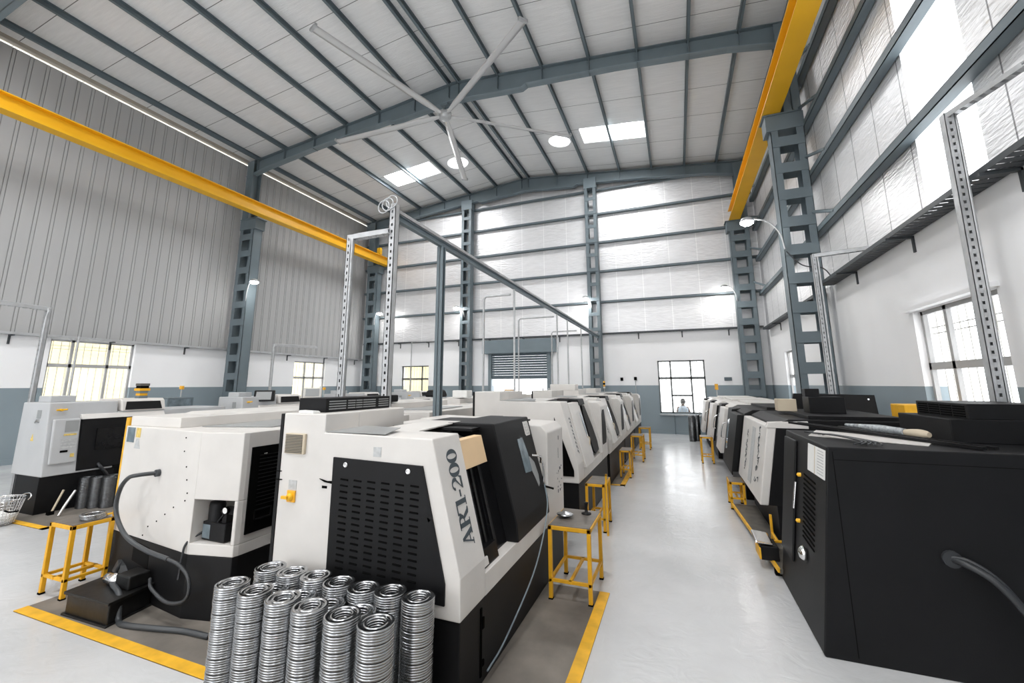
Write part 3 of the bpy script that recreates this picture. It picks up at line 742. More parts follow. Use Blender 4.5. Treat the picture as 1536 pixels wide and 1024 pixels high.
        m = MB(); m.lathe([(.026, -.012), (.026, -.020), (.018, -.036), (.005, -.036)], (-1.30, 0, 1.02), 18, 'y'); m.box(-1.345, -1.295, -.05, -.034, 1.012, 1.03); m.build('rotary_switch', 'yellow', f)
        MB().box(-1.335, -1.265, -.003, 0, 1.065, 1.125).build('switch_label', 'label', r)
        MB().box(-.64, -.58, -.003, 0, 1.315, 1.375).build('rating_plate', 'label', r)
        m = MB(); m.prism([(-1.065, 1.153), (-1.0, 1.142), (-.95, 1.145), (-.95, 1.128), (-1.02, 1.135)], 'y', -.008, 0); m.box(-1.04, -1.0, -.004, 0, 1.095, 1.11); m.prism([(-.225, 1.0), (-.20, .985), (-.215, .97)], 'y', -.012, 0); m.build('latch_bracket', 'slot', r)
        m = MB(); m.box(-1.46, -1.40, -.01, 0, 1.12, 1.125); m.box(-1.46, -1.41, -.01, 0, 1.175, 1.18); m.build('hinge_pin', 'slot', r)
    elif det:
        p = MB().prism([(-.30, .55), (-.06, .55), (-.06, .62), (-.30, 1.25)], 'y', -.012, 0).build('side_panel', 'slot', r)
    # markings on the slant
    if mark:
        wd = .235; n_ = Vector((1, 0, .2733)).normalized()
        def lmap(u, v, h):     # u along the slant (upwards), v towards near end (-y)
            z = .800 + u * .965; y = .242 - v
            return (sl(z) + .0015 + h, y, z)
        if mark == 'text':
            ox = 0.; m = MB()
            for ch in 'AR1-200': ox += glyph(ch, m, lmap, .128, ox) * .128 * .84
            m.build('lettering', 'ink', r, fix=False)
        else:
            m = MB(); rnd = random.Random(mark); u = 0.
            while u < .45:
                w_ = .03 + rnd.random() * .03
                stroke(m, [(u, .02 + rnd.random() * .02), (u + w_, .05 + rnd.random() * .02), (u + w_ * .5, .09)], .012, lmap, .002); u += w_ + .012
            m.build('markings', 'ink', r, fix=False)
    return r
A1 = lathe_a('turning_machine', (-1.2, 2.31, 0), 'nearest white and black turning machine with big model lettering up its slanted front', 2, 'black', 'white', 'text')
A2 = lathe_a('turning_machine', (-1.2, 5.38, .10), 'white turning machine second in the row left of the aisle, beside the second yellow bench', 1, 'white', 'white', 11, alt=True)
MB().box(-1.36, -.03, .03, 2.28, -.10, .0).build('plinth', 'black', A2)
A3 = lathe_a('turning_machine', (-1.2, 7.93, .08), 'white turning machine third in the row left of the aisle', 1, 'white', 'white2', 12, alt=True)
MB().box(-1.36, -.03, .03, 2.28, -.08, .0).build('plinth', 'black', A3)
A4 = lathe_a('turning_machine', (-1.2, 10.30, .08), 'white turning machine fourth in the row left of the aisle', 1, 'white', 'white', 13, alt=True)
MB().box(-1.36, -.03, .03, 2.28, -.08, .0).build('plinth', 'black', A4)
A5 = lathe_a('turning_machine', (-1.2, 12.65, .08), 'white turning machine at the far end of the row left of the aisle', 1, 'white', 'white2', 14, alt=True)
MB().box(-1.36, -.03, .03, 2.28, -.08, .0).build('plinth', 'black', A5)

# condenser box on the first machine
c = empty('condenser_box', (-2.49, 2.78, 1.571), 'long low black louvred box lying on top of the nearest turning machine', 'box')
MB().box(-.13, .125, -.36, .37, 0, .10).build('casing', 'black', c, .004)
m = MB()
for a0, a1 in ((-.33, -.16), (-.14, -.06), (-.05, .02), (.03, .18), (.22, .35)):
    for k in range(4): m.box(.125, .128, a0, a1, .018 + k * .018, .026 + k * .018)
m.build('grille_slot', 'panelg', c)
m = MB(); m.box(-.05, .05, -.11, .11, 0, .012); m.box(-.046, .044, -.10, .105, .012, .016); o = m.build('cardboard_sheet', 'paper', None, 0, (-2.52, 2.36 - .0, 1.571)); o.rotation_euler.z = 1.3
o.location = (-2.46, 2.365, 1.571); o.scale = (.5, .9, 1)
tag(o, 'small cream sheet lying at the near end of the long black box', 'sheet', None, 'thing')

# row B, back to back with row A
def lathe_b(loc, label, det):
    r = empty('turning_machine', loc, label, 'machine', 'turning machines in the second row')
    # local: x=0 is the back (towards row A), runs to -1.6 ; y 0..2.35
    out = [(-1.70, .10), (-.39, -.05), (.0, .03), (.01, .07), (.01, 2.3), (-1.70, 2.3)]
    MB().prism(out, 'z', 0, .455).build('base', 'black', r, .006)
    m = MB()
    if not det: m.prism(out, 'z', .455, 1.385)
    else:
        # main block left of the alcove, plus pieces round it
        m.prism([(-1.70, .10), (-.39, -.05), (-.39, .5), (-.39, 2.3), (-1.70, 2.3)], 'z', .455, 1.385)
        m.prism([(-.39, -.05), (.0, .03), (.01, .07), (.01, 2.3), (-.39, 2.3)], 'z', .865, 1.385)
        m.prism([(-.39, -.05), (.0, .03), (.01, .07), (.01, 2.3), (-.39, 2.3)], 'z', .455, .54)
        m.prism([(-.03, .0238), (.0, .03), (.01, .07), (.01, 2.3), (-.03, 2.3)], 'z', .54, .865)
        m.prism([(-.39, .20), (-.03, .20), (-.03, 2.3), (-.39, 2.3)], 'z', .54, .865)
    m.build('housing', 'white', r, .006)
    MB().box(-1.68, -.95, .12, 2.2, 1.385, 1.475).build('roof_step', 'white', r, .006)
    m = MB(); m.hexa([(-.85, .25, 1.388), (-.2, .45, 1.388), (-.25, 1.5, 1.392), (-.85, 1.6, 1.392), (-.85, .25, 1.394), (-.2, .45, 1.394), (-.25, 1.5, 1.398), (-.85, 1.6, 1.398)]); m.build('roof_lid', 'panelg', r)
    m = MB(); m.hexa([(-1.55, .5, 1.476), (-1.0, .4, 1.476), (-1.0, 1.9, 1.476), (-1.55, 1.9, 1.476), (-1.5, .55, 1.50), (-1.02, .45, 1.49), (-1.02, 1.85, 1.49), (-1.5, 1.85, 1.50)]); m.build('roof_panel', 'white2', r)
    if det:
        m = MB(); m.box(.01, .022, .10, 1.05, .60, 1.265); m.m = 1
        for k in range(14): m.box(.022, .026, .17, .42, .80 + k * .03, .806 + k * .03)
        p = m.build('louvred_door', ['slot', 'black'], r)
        m = MB(); m.box(.022, .030, .16, .32, .69, .70); m.box(.022, .030, .16, .32, .76, .77); m.box(.022, .030, .16, .17, .69, .77); m.box(.022, .030, .31, .32, .69, .77); m.build('pull_handle', 'black', p)
        m = MB(); m.box(.022, .030, .20, .23, 1.20, 1.208); m.build('lock', 'chrome', p)
        # screws on the end
        m = MB()
        for (u, z) in ((-.62, 1.33), (-.62, 1.22), (-.56, 1.10), (-.53, 1.0), (-.50, .90), (-.52, .84), (-.68, .77), (-.80, .70), (-.92, .63), (-1.05, .57), (-1.12, .49)):
            y = .10 - (u + 1.70) * .1145; m.lathe([(.006, -.003), (.006, .004)], (u, y - .001, z), 8, 'y')
        m.build('screw', 'slot', r)
        def emap(u, z, d): y = .10 - (u + 1.70) * .1145; return (u, y - d, z)
        m = MB(); poly(m, [(-1.66, 1.375), (-1.52, 1.375), (-1.52, 1.24), (-1.66, 1.24)], emap, .003); m.build('info_plate', 'glassg', r)
        m = MB(); poly(m, [(-1.49, 1.375), (-1.41, 1.375), (-1.41, 1.29), (-1.49, 1.29)], emap, .003); m.build('caution_label', 'labely', r)
        m = MB(); poly(m, [(-1.50, 1.19), (-1.39, 1.19), (-1.43, 1.28), (-1.47, 1.28)], emap, .003); m.build('grey_label', 'label', r)
        m = MB(); poly(m, [(-1.25, .27), (-.97, .245), (-.97, .41), (-1.25, .43)], emap, .0015); m.build('drain_opening', 'dark', r)
        m = MB(); q = emap(-.98, 1.017, 0); m.lathe([(.030, -.03), (.030, .0)], (q[0], q[1], q[2]), 16, 'y')
        HB = [(-4.275, 1.017), (-4.36, 1.012), (-4.451, .983), (-4.539, .883), (-4.555, .735), (-4.469, .609), (-4.317, .516), (-4.075, .459), (-3.80, .432)]
        m.tube(crv([(q[0], q[1], q[2])] + [(x + 3.295, -.10 - .02 * (k > 1), z) for k, (x, z) in enumerate(HB) if k > 0], 8), .017, 10); m.build('hose', 'hose_g', r)
        m = MB(); m.tube(crv([(x + 3.295, y, z) for x, y, z in ((-3.80, -.12, .432), (-3.67, -.11, .40), (-3.56, -.11, .33), (-3.52, -.12, .235), (-3.57, -.13, .170), (-3.73, -.14, .150), (-3.95, -.12, .20), (-4.05, -.08, .24))], 8), .013, 8); m.build('lower_hose', 'hose', r)
        # yellow edge of the front door
        MB().box(-1.755, -1.70, .115, .16, .50, 1.46).build('edge_strip', 'tape', r, .006)
        # grease pump in the alcove
        pump = empty('grease_pump', (-.015, 0, -.045)); pump.parent = r; pump.scale = (1.2, 1.0, 1.08); del pump['kind']
        MB().box(-.30, -.08, .03, .15, .545, .675).build('pump_body', 'black', pump, .008)
        MB().lathe([(.055, .675), (.055, .785), (.050, .808), (.004, .812)], (-.235, .085, 0), 20).build('reservoir', 'black', pump)
        m = MB(); m.box(-.16, -.04, .06, .12, .735, .775); m.box(-.14, -.10, .05, .11, .675, .74); m.tube([(-.165, .04, .68), (-.13, .05, .73), (-.15, .05, .76)], .008, 6); m.build('manifold', 'black', pump)
        m = MB(); m.lathe([(.026, -.02), (.026, .0)], (-.105, .055, .765), 18, 'y'); g = m.build('gauge', 'slot', pump)
        MB().lathe([(.021, -.0215), (.021, -.019)], (-.105, .055, .765), 18, 'y').build('gauge_face', 'paper', pump)
        MB().box(-.292, -.22, .0275, .031, .56, .655).build('pump_label', 'glassg', pump)
        m = MB(); m.tube(crv([(-.30, .05, .60), (-.335, -.05, .54), (-.345, -.065, .44), (-.35, -.07, .30)], 6), .008, 6); m.build('pump_cable', 'hose', pump)
    return r
lathe_b((-3.295, 2.50, 0), 'white and black machine with a grease pump in its alcove, beside the coolant tank', 1)
for i, (y, l) in enumerate(((5.25, 'white machine second in the row behind the nearest ones, below the back left window'), (7.85, 'white machine third in the second row, seen over the machine tops'), (10.45, 'white machine fourth in the second row, seen only as a top'))):
    lathe_b((-3.28, y, 0), l, 0)

# row C by the left wall : grey machines
def lathe_c(loc, label, det):
    r = empty('turning_machine', loc, label, 'machine', 'grey machines along the left wall')
    # x = 0 is the front (faces the row B aisle), body to -1.5
    m = MB(); m.box(-.62, .0, 0, .86, 0, .50); m.box(-.95, -.25, .60, 2.6, 0, .50); m.build('base', 'black', r, .006)
    m = MB(); m.prism([(-.80, .50), (.03, .50), (-.08, 1.525), (-.80, 1.525)], 'y', 0, .82); m.build('electric_cabinet', 'grey', r, .012)
    m = MB(); m.box(-.95, -.05, .82, 2.6, .50, 1.36); m.build('housing', 'grey', r, .01)
    d = MB().prism([(-.06, .50), (.045, .53), (.005, 1.27), (-.06, 1.27)], 'y', .37, 1.45).build('sliding_door', 'black', r, .008)
    m = MB(); m.box(.008, .046, .55, 1.25, .80, 1.12); m.build('door_window', 'black_gloss', d)
    MB().prism([(-.20, 1.27), (.02, 1.27), (-.02, 1.335), (-.20, 1.37)], 'y', .36, 1.48).build('door_header', 'white', r, .006)
    cp_ = MB().prism([(.022, .66), (.055, .66), (.01, 1.29), (-.045, 1.29)], 'y', .045, .345).build('control_panel', 'grey', r, .02)
    def fm(u, z, h): return (.0585 - (z - .66) * .0714 + h, u, z)
    m = MB(); poly(m, [(.34, 1.10), (.57, 1.10), (.57, 1.26), (.34, 1.26)], lambda u, z, h: fm(.045 + (u - .14) * .65, z, h), .003); m.build('screen', 'panelg', cp_)
    m = MB()
    for k in range(3): poly(m, [(.30, 1.00 - k * .05), (.56, 1.00 - k * .05), (.56, .965 - k * .05), (.30, .965 - k * .05)], lambda u, z, h: fm(.045 + (u - .14) * .65, z, h), .003)
    m.build('key_row', 'label', cp_)
    m = MB(); poly(m, [(.33, 1.05), (.55, 1.05), (.55, 1.075), (.33, 1.075)], lambda u, z, h: fm(.045 + (u - .14) * .65, z, h), .003); m.build('warning_label', 'labely', cp_); m = MB(); poly(m, [(.48, .74), (.55, .74), (.55, .79), (.48, .79)], lambda u, z, h: fm(.045 + (u - .14) * .65, z, h), .003); m.build('warning_label', 'labely', cp_)
    m = MB(); poly(m, [(.30, .815), (.43, .815), (.43, .845), (.30, .845)], lambda u, z, h: fm(.045 + (u - .14) * .65, z, h), .004); m.build('switch_row', 'slot', cp_)
    m = MB(); m.prism([(-.42, .98), (-.34, .98), (-.38, 1.08)], 'y', -.003, 0); m.build('warning_triangle', 'labely', r)
    m = MB(); m.box(-.36, -.27, -.02, 0, 1.24, 1.255); m.tube([(-.36, -.01, 1.24), (-.27, -.03, 1.29)], .010, 6); m.box(-.36, -.25, -.004, 0, 1.30, 1.42); m.build('cabinet_latch', 'label' if 0 else 'panelg', r)
    m = MB(); m.tube([(-.06, .12, 1.42), (-.0, .12, 1.42)], .018, 10); m.tube([(-.01, .06, 1.42), (-.01, .18, 1.425)], .012, 8); m.build('yellow_knob', 'yellow', r)
    m = MB(); m.box(-.66, -.33, .1, .40, 1.525, 1.62); m.build('top_box', 'grey', r, .01)
    m = MB(); m.prism([(-.70, 1.36), (-.02, 1.36), (-.07, 1.52), (-.12, 1.555), (-.70, 1.555)], 'y', .86, 1.50); hd = m.build('roof_hood', 'white', r, .02)
    m = MB(); m.hexa([(-.02, .90, 1.38), (-.018, .90, 1.38), (-.018, 1.44, 1.38), (-.02, 1.44, 1.38), (-.07, .93, 1.51), (-.060, .93, 1.51), (-.060, 1.42, 1.51), (-.07, 1.42, 1.51)]); m.build('hood_window', 'black', hd)
    if det:
        m = MB(); m.tube(crv([(-.02, .62, .62), (.07, .64, .55), (.06, .74, .42), (.02, .80, .30)], 6), .022, 8); m.build('conduit_hose', 'hose', r)
        m = MB(); m.tube(crv([(-.40, -.005, .20), (-.25, -.03, .27), (-.06, -.04, .30), (.0, -.05, .26), (-.05, -.05, .22)], 6), .010, 6); m.build('chrome_hook', 'chrome', r)
    return r
lathe_c((-8.45, 3.45, 0), 'grey machine at the left edge, with warning triangle on its electric cabinet and black door', 1)
lathe_c((-8.5, 6.45, 0), 'grey machine behind the left edge one, below the ribbed wall', 0)
lathe_c((-8.5, 9.4, 0), 'grey machine third from the left edge along the ribbed wall', 0)
lathe_c((-8.5, 12.3, 0), 'grey machine far along the ribbed wall near the corner column', 0)

# row D right of the aisle
def d1():
    r = empty('turning_machine', (.78, 3.65, 0), 'huge black machine end at the right edge, nearest in the right row', 'machine', 'turning machines in the row right of the aisle')
    pr_ = [(0.005, 0), (1.45, 0), (1.45, 1.33), (.16, 1.33), (0, .02)]
    MB().box(.75, 1.45, 1.2, 1.85, 0, 1.33).build('rear_housing', 'black', r, .008)
    MB().box(1.44, 1.75, 0, 1.6, 0, 1.33).build('side_housing', 'black', r)
    MB().prism(pr_, 'y', 0, 1.22).build('housing', 'black', r, .008)
    m = MB(); m.box(.185, .189, -.002, 0, .03, 1.30); m.box(.19, 1.74, -.002, 0, 1.245, 1.248); m.build('panel_seam', 'slot', r)
    s = MB(); s.box(1.09, 1.70, .55, 1.36, 1.33, 1.50); st = s.build('rear_cover', 'black', r, .006)
    s = MB(); s.box(1.21, 1.70, .56, 1.30, 1.50, 1.612); s.build('filter_box', 'black', r, .004)
    m = MB()
    for k in range(5):
        for q in range(4): m.box(1.205, 1.211, .60 + q * .17, .745 + q * .17, 1.512 + k * .018, 1.523 + k * .018)
    m.build('filter_grille', 'slot', r)
    m = MB(); m.hexa([(.22, .70, 1.331), (.82, .25, 1.331), (1.0, .60, 1.331), (.40, 1.2, 1.331), (.22, .70, 1.336), (.82, .25, 1.336), (1.0, .60, 1.336), (.40, 1.2, 1.336)]); m.build('white_cover', 'white', r)
    m = MB(); m.bar((.30, 1.72, 1.36), (1.05, .12, 1.345), .035, .02); m.bar((.38, 1.72, 1.36), (1.13, .16, 1.345), .03, .018); m.build('slide_track', 'black', r)
    # cable leaving the end
    m = MB(); m.lathe([(.05, -.02), (.05, 0)], (.735, 0, .69), 16, 'y'); m.tube(crv([(.735, 0, .69), (.78, -.07, .68), (.87, -.13, .62), (.98, -.16, .45), (1.05, -.15, .25), (1.08, -.12, .03)], 8), .020, 10); m.tube(crv([(.72, 0, .70), (.80, -.06, .70), (.90, -.11, .62), (1.0, -.14, .45)], 8), .012, 8); m.build('power_cable', 'hose', r)
    # slanted aisle side : vents, control lamp
    def fm(u, z, h): return ((z - .02) * .1221 - h, u, z)
    m = MB()
    for k in range(14): poly(m, [(.24, .56 + .036 * k), (.25, .57 + .036 * k), (.55, .585 + .036 * k), (.55, .575 + .036 * k)], fm, .006)
    m.build('side_vent', 'slot', r)
    m = MB(); poly(m, [(.78, .30), (1.18, .30), (1.18, 1.28), (.78, 1.28)], fm, .02); sd = m.build('side_door', 'black', r, .01)
    for zz in (1.02, .66): MB().lathe([(.002, -.03), (.016, -.02), (.016, .02)], fm(.66, zz, .0), 12, 'x').build('yellow_button', 'yellow', r)
    m = MB(); m.tube([fm(.72, .95, .02), fm(.72, .74, .03)], .012, 8); m.build('silver_handle', 'chrome', r)
    m = MB(); m.lathe([(.04, 0), (.06, -.02), (.03, -.05), (.003, -.055)], fm(.45, .48, .0), 16, 'x'); m.build('chrome_knob', 'chrome', r)
    # sheets in a plastic pocket round the corner
    m = MB(); poly(m, [(.03, 1.10), (.45, 1.10), (.45, 1.30), (.03, 1.30)], fm, .004); pk = m.build('paper_pocket', 'paper', r)
    m = MB()
    for k in range(9): poly(m, [(.06, 1.285 - k * .02), (.20, 1.285 - k * .02), (.20, 1.279 - k * .02), (.06, 1.279 - k * .02)], lambda u, z, h: fm(u, z, h + .004), .001)
    m.build('printed_lines', 'label', pk)
    m = MB(); poly(m, [(.26, 1.10), (.275, 1.10), (.275, 1.30), (.26, 1.30)], lambda u, z, h: fm(u, z, h + .004), .001); m.build('pocket_edge', 'tan', pk)
    return r
d1()
def lathe_d(loc, label, door, end, col, mark=0, orange=False, full=False):
    r = empty('turning_machine', loc, label, 'machine', 'turning machines in the row right of the aisle')
    ds = lambda z: (z - .41) * .18 if z > .41 else 0
    MB().box(.14, 1.40, .05, 1.82, 0, .41).build('base', 'black', r, .006)
    MB().prism([(.10, .41), (1.44, .41), (1.44, 1.36), (.34, 1.36), (ds(1.28) + .06, 1.30)], 'y', .02, 1.85).build('housing', col, r, .01)
    MB().prism([(.055, .415), (.50, .415), (.42, 1.255), (ds(1.24) + .05, 1.255)], 'y', -.005, .02).build('end_panel', end, r, .004)
    def fm(u, z, h): return (ds(z) - .045 - h, u, z)
    m = MB(); m.prism([(.0 - .04, .41), (.05, .41), (ds(1.28) + .05, 1.28), (ds(1.28) - .045, 1.28)], 'y', 0, 1.84 if full else .98); d = m.build('front_panel', door, r, .012)
    if not full:
        m = MB(); m.prism([(.0 - .02, .40), (.05, .40), (ds(1.30) + .16, 1.34), (ds(1.30) - .02, 1.32)], 'y', .99, 1.55); d2 = m.build('sliding_door', 'black', r, .012)
        m = MB(); poly(m, [(1.08, .62), (1.30, .60), (1.42, 1.10), (1.08, 1.15)], lambda u, z, h: (ds(z) - .022 - h, u, z), .004); m.build('window', 'orange' if orange else 'glassg', d2)
        m = MB(); m.tube(crv([fm(1.52, .75, .0), fm(1.52, .78, .05), fm(1.52, 1.0, .05), fm(1.52, 1.04, .0)], 5), .012, 6); m.build('handle', 'chrome', d2)
    if mark:
        rnd = random.Random(mark); m = MB()
        for row, sz in ((1.25, .05), (.30, .085)):
            z = .58
            while z < 1.12:
                for q in range(3):
                    a = rnd.uniform(0, PI); c = (row + rnd.uniform(0, sz * 1.6), z + rnd.uniform(0, sz)); d_ = sz * rnd.uniform(.5, 1.)
                    stroke(m, [(c[0], c[1]), (c[0] + d_ * math.cos(a), c[1] + d_ * math.sin(a) * .6), (c[0] + d_ * math.cos(a + .9), c[1] + d_ * .9 * math.sin(a + .9))], .012, fm, .002)
                z += sz * 1.25
        m.build('markings', 'ink', d)
        m = MB(); poly(m, [(.70, .50), (.95, .50), (.95, 1.2), (.70, 1.2)], fm, .002); m.build('pale_stripe', 'label', d)
    MB().box(.55, 1.42, .1, 1.7, 1.36, 1.40).build('roof_cover', 'black' if col == 'black' else 'white2', r, .004)
    return r
D2 = lathe_d((.82, 5.785, 0), 'white fronted machine with dark scribbled markings, second in the right row', 'white', 'black', 'black', 5, full=True)
MB().prism([(.10, 1.262), (.52, 1.262), (.52, 1.345), (.13, 1.325)], 'y', -.008, .10).build('top_band', 'white', D2, .004)
lathe_d((.74, 7.75, 0), 'black machine third in the right row, behind the white marked front', 'black', 'black', 'black')
lathe_d((.74, 9.70, 0), 'black and white machine fourth in the right row', 'white', 'black', 'white')
lathe_d((.66, 11.65, 0), 'white machine with an orange window, fifth in the right row', 'white', 'black', 'white', 0, True)
lathe_d((.60, 13.6, 0), 'white machine at the far end of the right row', 'white', 'black', 'white')

# ------------------------------------------------------------------ floor pads, benches, loose things
def pad(x0, x1, y0, y1, edges, l, w=.085):
    r = empty('floor_pad', ((x0 + x1) / 2, (y0 + y1) / 2, 0), l, 'floor pad', 'bare concrete pads under the machines'); a, b = (x1 - x0) / 2, (y1 - y0) / 2
    MB().box(-a, a, -b, b, 0, .004).build('pad_surface', 'concrete', r)
    m = MB()
    if 'e' in edges: m.box(a - w, a, -b, b, .0, .007)
    if 'w' in edges: m.box(-a, -a + w, -b, b, .0, .007)
    if 's' in edges: m.box(-a, a, -b, -b + w, .0, .007)
    if 'n' in edges: m.box(-a, a, b - w, b, .0, .007)
    m.build('yellow_border', 'tape', r)
pad(-2.75, -.66, .6, 4.02, 'e', 'bare concrete pad with yellow edge along the aisle, beside the nearest machine')
pad(-5.05, -2.752, 2.05, 5.0, 's', 'bare concrete pad with yellow front edge under the machine with the coolant tank')
pad(-2.7, -.985, 8.05, 9.6, 'es', 'small bare concrete pad with yellow corner, beside the third machine left of the aisle')
pad(-9.9, -7.5, 3.18, 6.0, 'es', 'dark concrete pad with yellow corner under the grey machine at the left edge')

def bench(x0, x1, y0, y1, h, l, grp='yellow steel benches'):
    r = empty('work_bench', ((x0 + x1) / 2, (y0 + y1) / 2, 0), l, 'bench', grp); a, b = (x1 - x0) / 2, (y1 - y0) / 2; t = .032
    MB().box(-a + .01, a - .01, -b + .01, b - .01, h - .010, h + .004).build('top', 'benchtop', r)
    m = MB(); m.box(-a, a, -b, -b + t, h - t, h); m.box(-a, a, b - t, b, h - t, h); m.box(-a, -a + t, -b, b, h - t, h); m.box(a - t, a, -b, b, h - t, h); m.build('top_frame', 'yellow2', r, .003)
    for sx in (-1, 1):
        for sy in (-1, 1):
            lg = MB().box(sx * a - (t if sx > 0 else 0), sx * a + (0 if sx > 0 else t), sy * b - (t if sy > 0 else 0), sy * b + (0 if sy > 0 else t), .012, h - t).build('leg', 'yellow2', r, .003)
            MB().box(sx * (a - t / 2) - .019, sx * (a - t / 2) + .019, sy * (b - t / 2) - .019, sy * (b - t / 2) + .019, 0, .015).build('foot', 'slot', lg)
    z = .14
    m = MB(); m.box(-a, a, -b + .004, -b + .026, z, z + .022); m.box(-a, a, b - .026, b - .004, z, z + .022); m.build('cross_rail', 'yellow2', r)
    m = MB(); m.box(-a + .004, -a + .026, -b, b, z, z + .022); m.box(a - .026, a - .004, -b, b, z, z + .022); m.box(-.011, .011, -b, b, z, z + .022); m.build('long_rail', 'yellow2', r)
    return r
bench(-1.12, -.755, 3.74, 4.29, .577, 'yellow steel bench beside the nearest machine, with a metal dish on it')
bench(-1.16, -.92, 5.52, 6.0, .55, 'yellow steel bench second along the aisle, next to the second machine')
bench(-1.15, -.94, 8.75, 9.2, .50, 'yellow steel bench third along the aisle, standing on the small concrete pad')
bench(-1.12, -.84, 10.6, 11.1, .58, 'yellow steel bench fourth along the left side of the aisle')
bench(-1.10, -.80, 12.6, 13.0, .58, 'yellow steel bench farthest along the left side of the aisle')
bench(-5.26, -4.91, 2.27, 2.575, .58, 'yellow steel bench at the lower left, by the machine with the grey hose')
bench(.60, .80, 7.15, 7.55, .37, 'yellow steel bench right of the aisle beside the black machine')
bench(.40, .66, 10.9, 11.3, .577, 'yellow steel bench far down the right side of the aisle')
m = MB(); m.box(-.012, .012, -.012, .012, 0, .69); m.box(-.012, .012, -.012, .03, .67, .69); tag(m.build('guard_post', 'yellow2', None, .003, (-.885, 5.44, .0)), 'thin yellow upright post at the near corner of the second bench', 'post', None, 'thing')

# things on the first bench
m = MB(); m.lathe([(.01, .0), (.035, .0), (.075, .022), (.078, .028), (.055, .036), (.03, .044), (.004, .05)], n=20); o = m.build('metal_dish', 'rings', None, 0, (-1.03, 4.0, .582))
tag(o, 'small silver metal dish lying on the nearest aisle bench', 'dish', None, 'thing')
m = MB(); m.lathe([(.045, 0), (.045, .008), (.016, .014), (.012, .05), (.018, .085), (.022, .10), (.004, .103)], n=18); o = m.build('tool_holder', 'black', None, 0, (-.87, 4.16, .582))
tag(o, 'small black tool holder standing on the nearest aisle bench', 'tool holder', None, 'thing')
for k in range(4):
    m = MB(); m.lathe([(.055, 0), (.09, 0), (.09, .010), (.055, .010)], n=22, closed=True)
    tag(m.build('flange_ring', 'rings', None, 0, (-5.03 + .004 * k, 2.47 - .006 * k, .585 + .0115 * k)), 'steel ring in the small pile on the lower left bench', 'ring', 'rings on the lower left bench', 'thing')

# coolant tank, motor
tk = empty('coolant_tank', (-4.30, 2.225, 0), 'black oily coolant tank on the floor before the machine with the grey hose', 'tank')
MB().prism([(-.30, -.06), (.235, -.05), (.17, .265), (-.36, .265)], 'z', .012, .165).build('body', 'tanktop', tk, .01)
MB().prism([(-.32, -.075), (.25, -.065), (.185, .275), (-.375, .275)], 'z', .15, .172).build('lid', 'tanktop', tk, .004)
MB().prism([(-.32, -.075), (.25, -.065), (.185, .275), (-.375, .275)], 'z', 0.0, .016).build('base_rim', 'tanktop', tk, .004)
MB().box(-.02, .16, .10, .25, .172, .275).build('pump_motor', 'tanktop', tk, .012)
m = MB(); m.lathe([(.02, -.10), (.04, -.08), (.045, .02), (.03, .06), (.02, .07)], (-.09, .13, .215), 16, 'x'); m.build('pipe_elbow', 'chrome', tk)
m = MB(); m.tube(crv([(-.05, .10, .20), (.16, .05, .16), (.24, .02, .02), (.36, .0, -.08 + .10), (.55, .03, .022), (.85, .10, .020), (1.1, .12, .020)], 8), .020, 8); m.build('outlet_hose', 'hose_g', tk)
m = MB(); m.tube(crv([(-.40, .33, .22), (-.30, .24, .19), (-.15, .16, .20), (-.08, .14, .21)], 6), .018, 8); m.hexa([(-.46, .30, .16), (-.30, .26, .165), (-.26, .34, .165), (-.42, .40, .16), (-.43, .32, .25), (-.36, .29, .22), (-.33, .34, .21), (-.41, .37, .24)]); m.build('rag_and_pipe', 'hose', tk)

# machined ring stacks -----------------------------------------------------
def ring_mesh(n=28):
    m = MB(); H = .0116
    m.lathe([(.069, .0012), (.0862, .0), (.0885, .0022), (.0885, H - .0022), (.0862, H), (.069, H)], n=n, closed=True)
    m.lathe([(.045, .0), (.058, .0012), (.058, .0108), (.045, H)], n=n, closed=True)
    for k in range(5):
        a = PI / 5 + k * PI * .4; c, s = math.cos(a), math.sin(a); w = .017
        def q(r, t, z): return (c * r - s * t, s * r + c * t, z)
        m.hexa([q(.052, -w, .0018), q(.076, -w, .0018), q(.076, w, .0018), q(.052, w, .0018), q(.052, -w, .0092), q(.076, -w, .0092), q(.076, w, .0092), q(.052, w, .0092)])
    return m
proto = ring_mesh().build('flange_ring', 'rings')
rest = MB(); first = [True]
def lay(x, y, z, a, lab, grp):
    if first[0]: o = proto; first[0] = False
    else: o = proto.copy(); COL.objects.link(o)
    o.location = (x, y, z); o.rotation_euler = (0, 0, a); tag(o, lab, 'ring', grp, 'thing')
def slat(mb, x, y, z, H=.0116): mb.lathe([(.055, 0), (.0865, 0), (.0885, .002), (.0885, H - .002), (.0865, H), (.055, H)], (x, y, z), 20, closed=True)
rnd = random.Random(5)
def stack(x, y, top, nind, lab, grp, pitch=.0122):
    n = int(top / pitch); rot = rnd.random() * 6
    for k in range(n):
        z = .004 + k * pitch - (.0006 * (k % 6)); dx, dy = rnd.uniform(-.0016, .0016), rnd.uniform(-.0016, .0016)
        if k == n - 1: lay(x + dx, y + dy, z, rot, 'steel ring on top of the ' + lab, None)
        elif k >= n - nind: lay(x + dx, y + dy, z, rot, 'thin steel ring within the ' + lab, 'rings in the ' + grp)
        else: slat(rest, x + dx, y + dy, z)
fr = [(-2.470, 1.915), (-2.262, 1.90), (-2.045, 1.888), (-1.842, 1.873), (-1.625, 1.868), (-1.422, 1.868)]
for i, (x, y) in enumerate(fr):
    stack(x, y, .655, 37, '%s front row ring stack counted from the left' % ordn[i], '%s front stack' % ordn[i])
bk = [(-2.455, 2.150), (-2.270, 2.148), (-2.090, 2.155), (-1.902, 2.140), (-1.720, 2.135), (-1.555, 2.155), (-1.372, 2.150)]
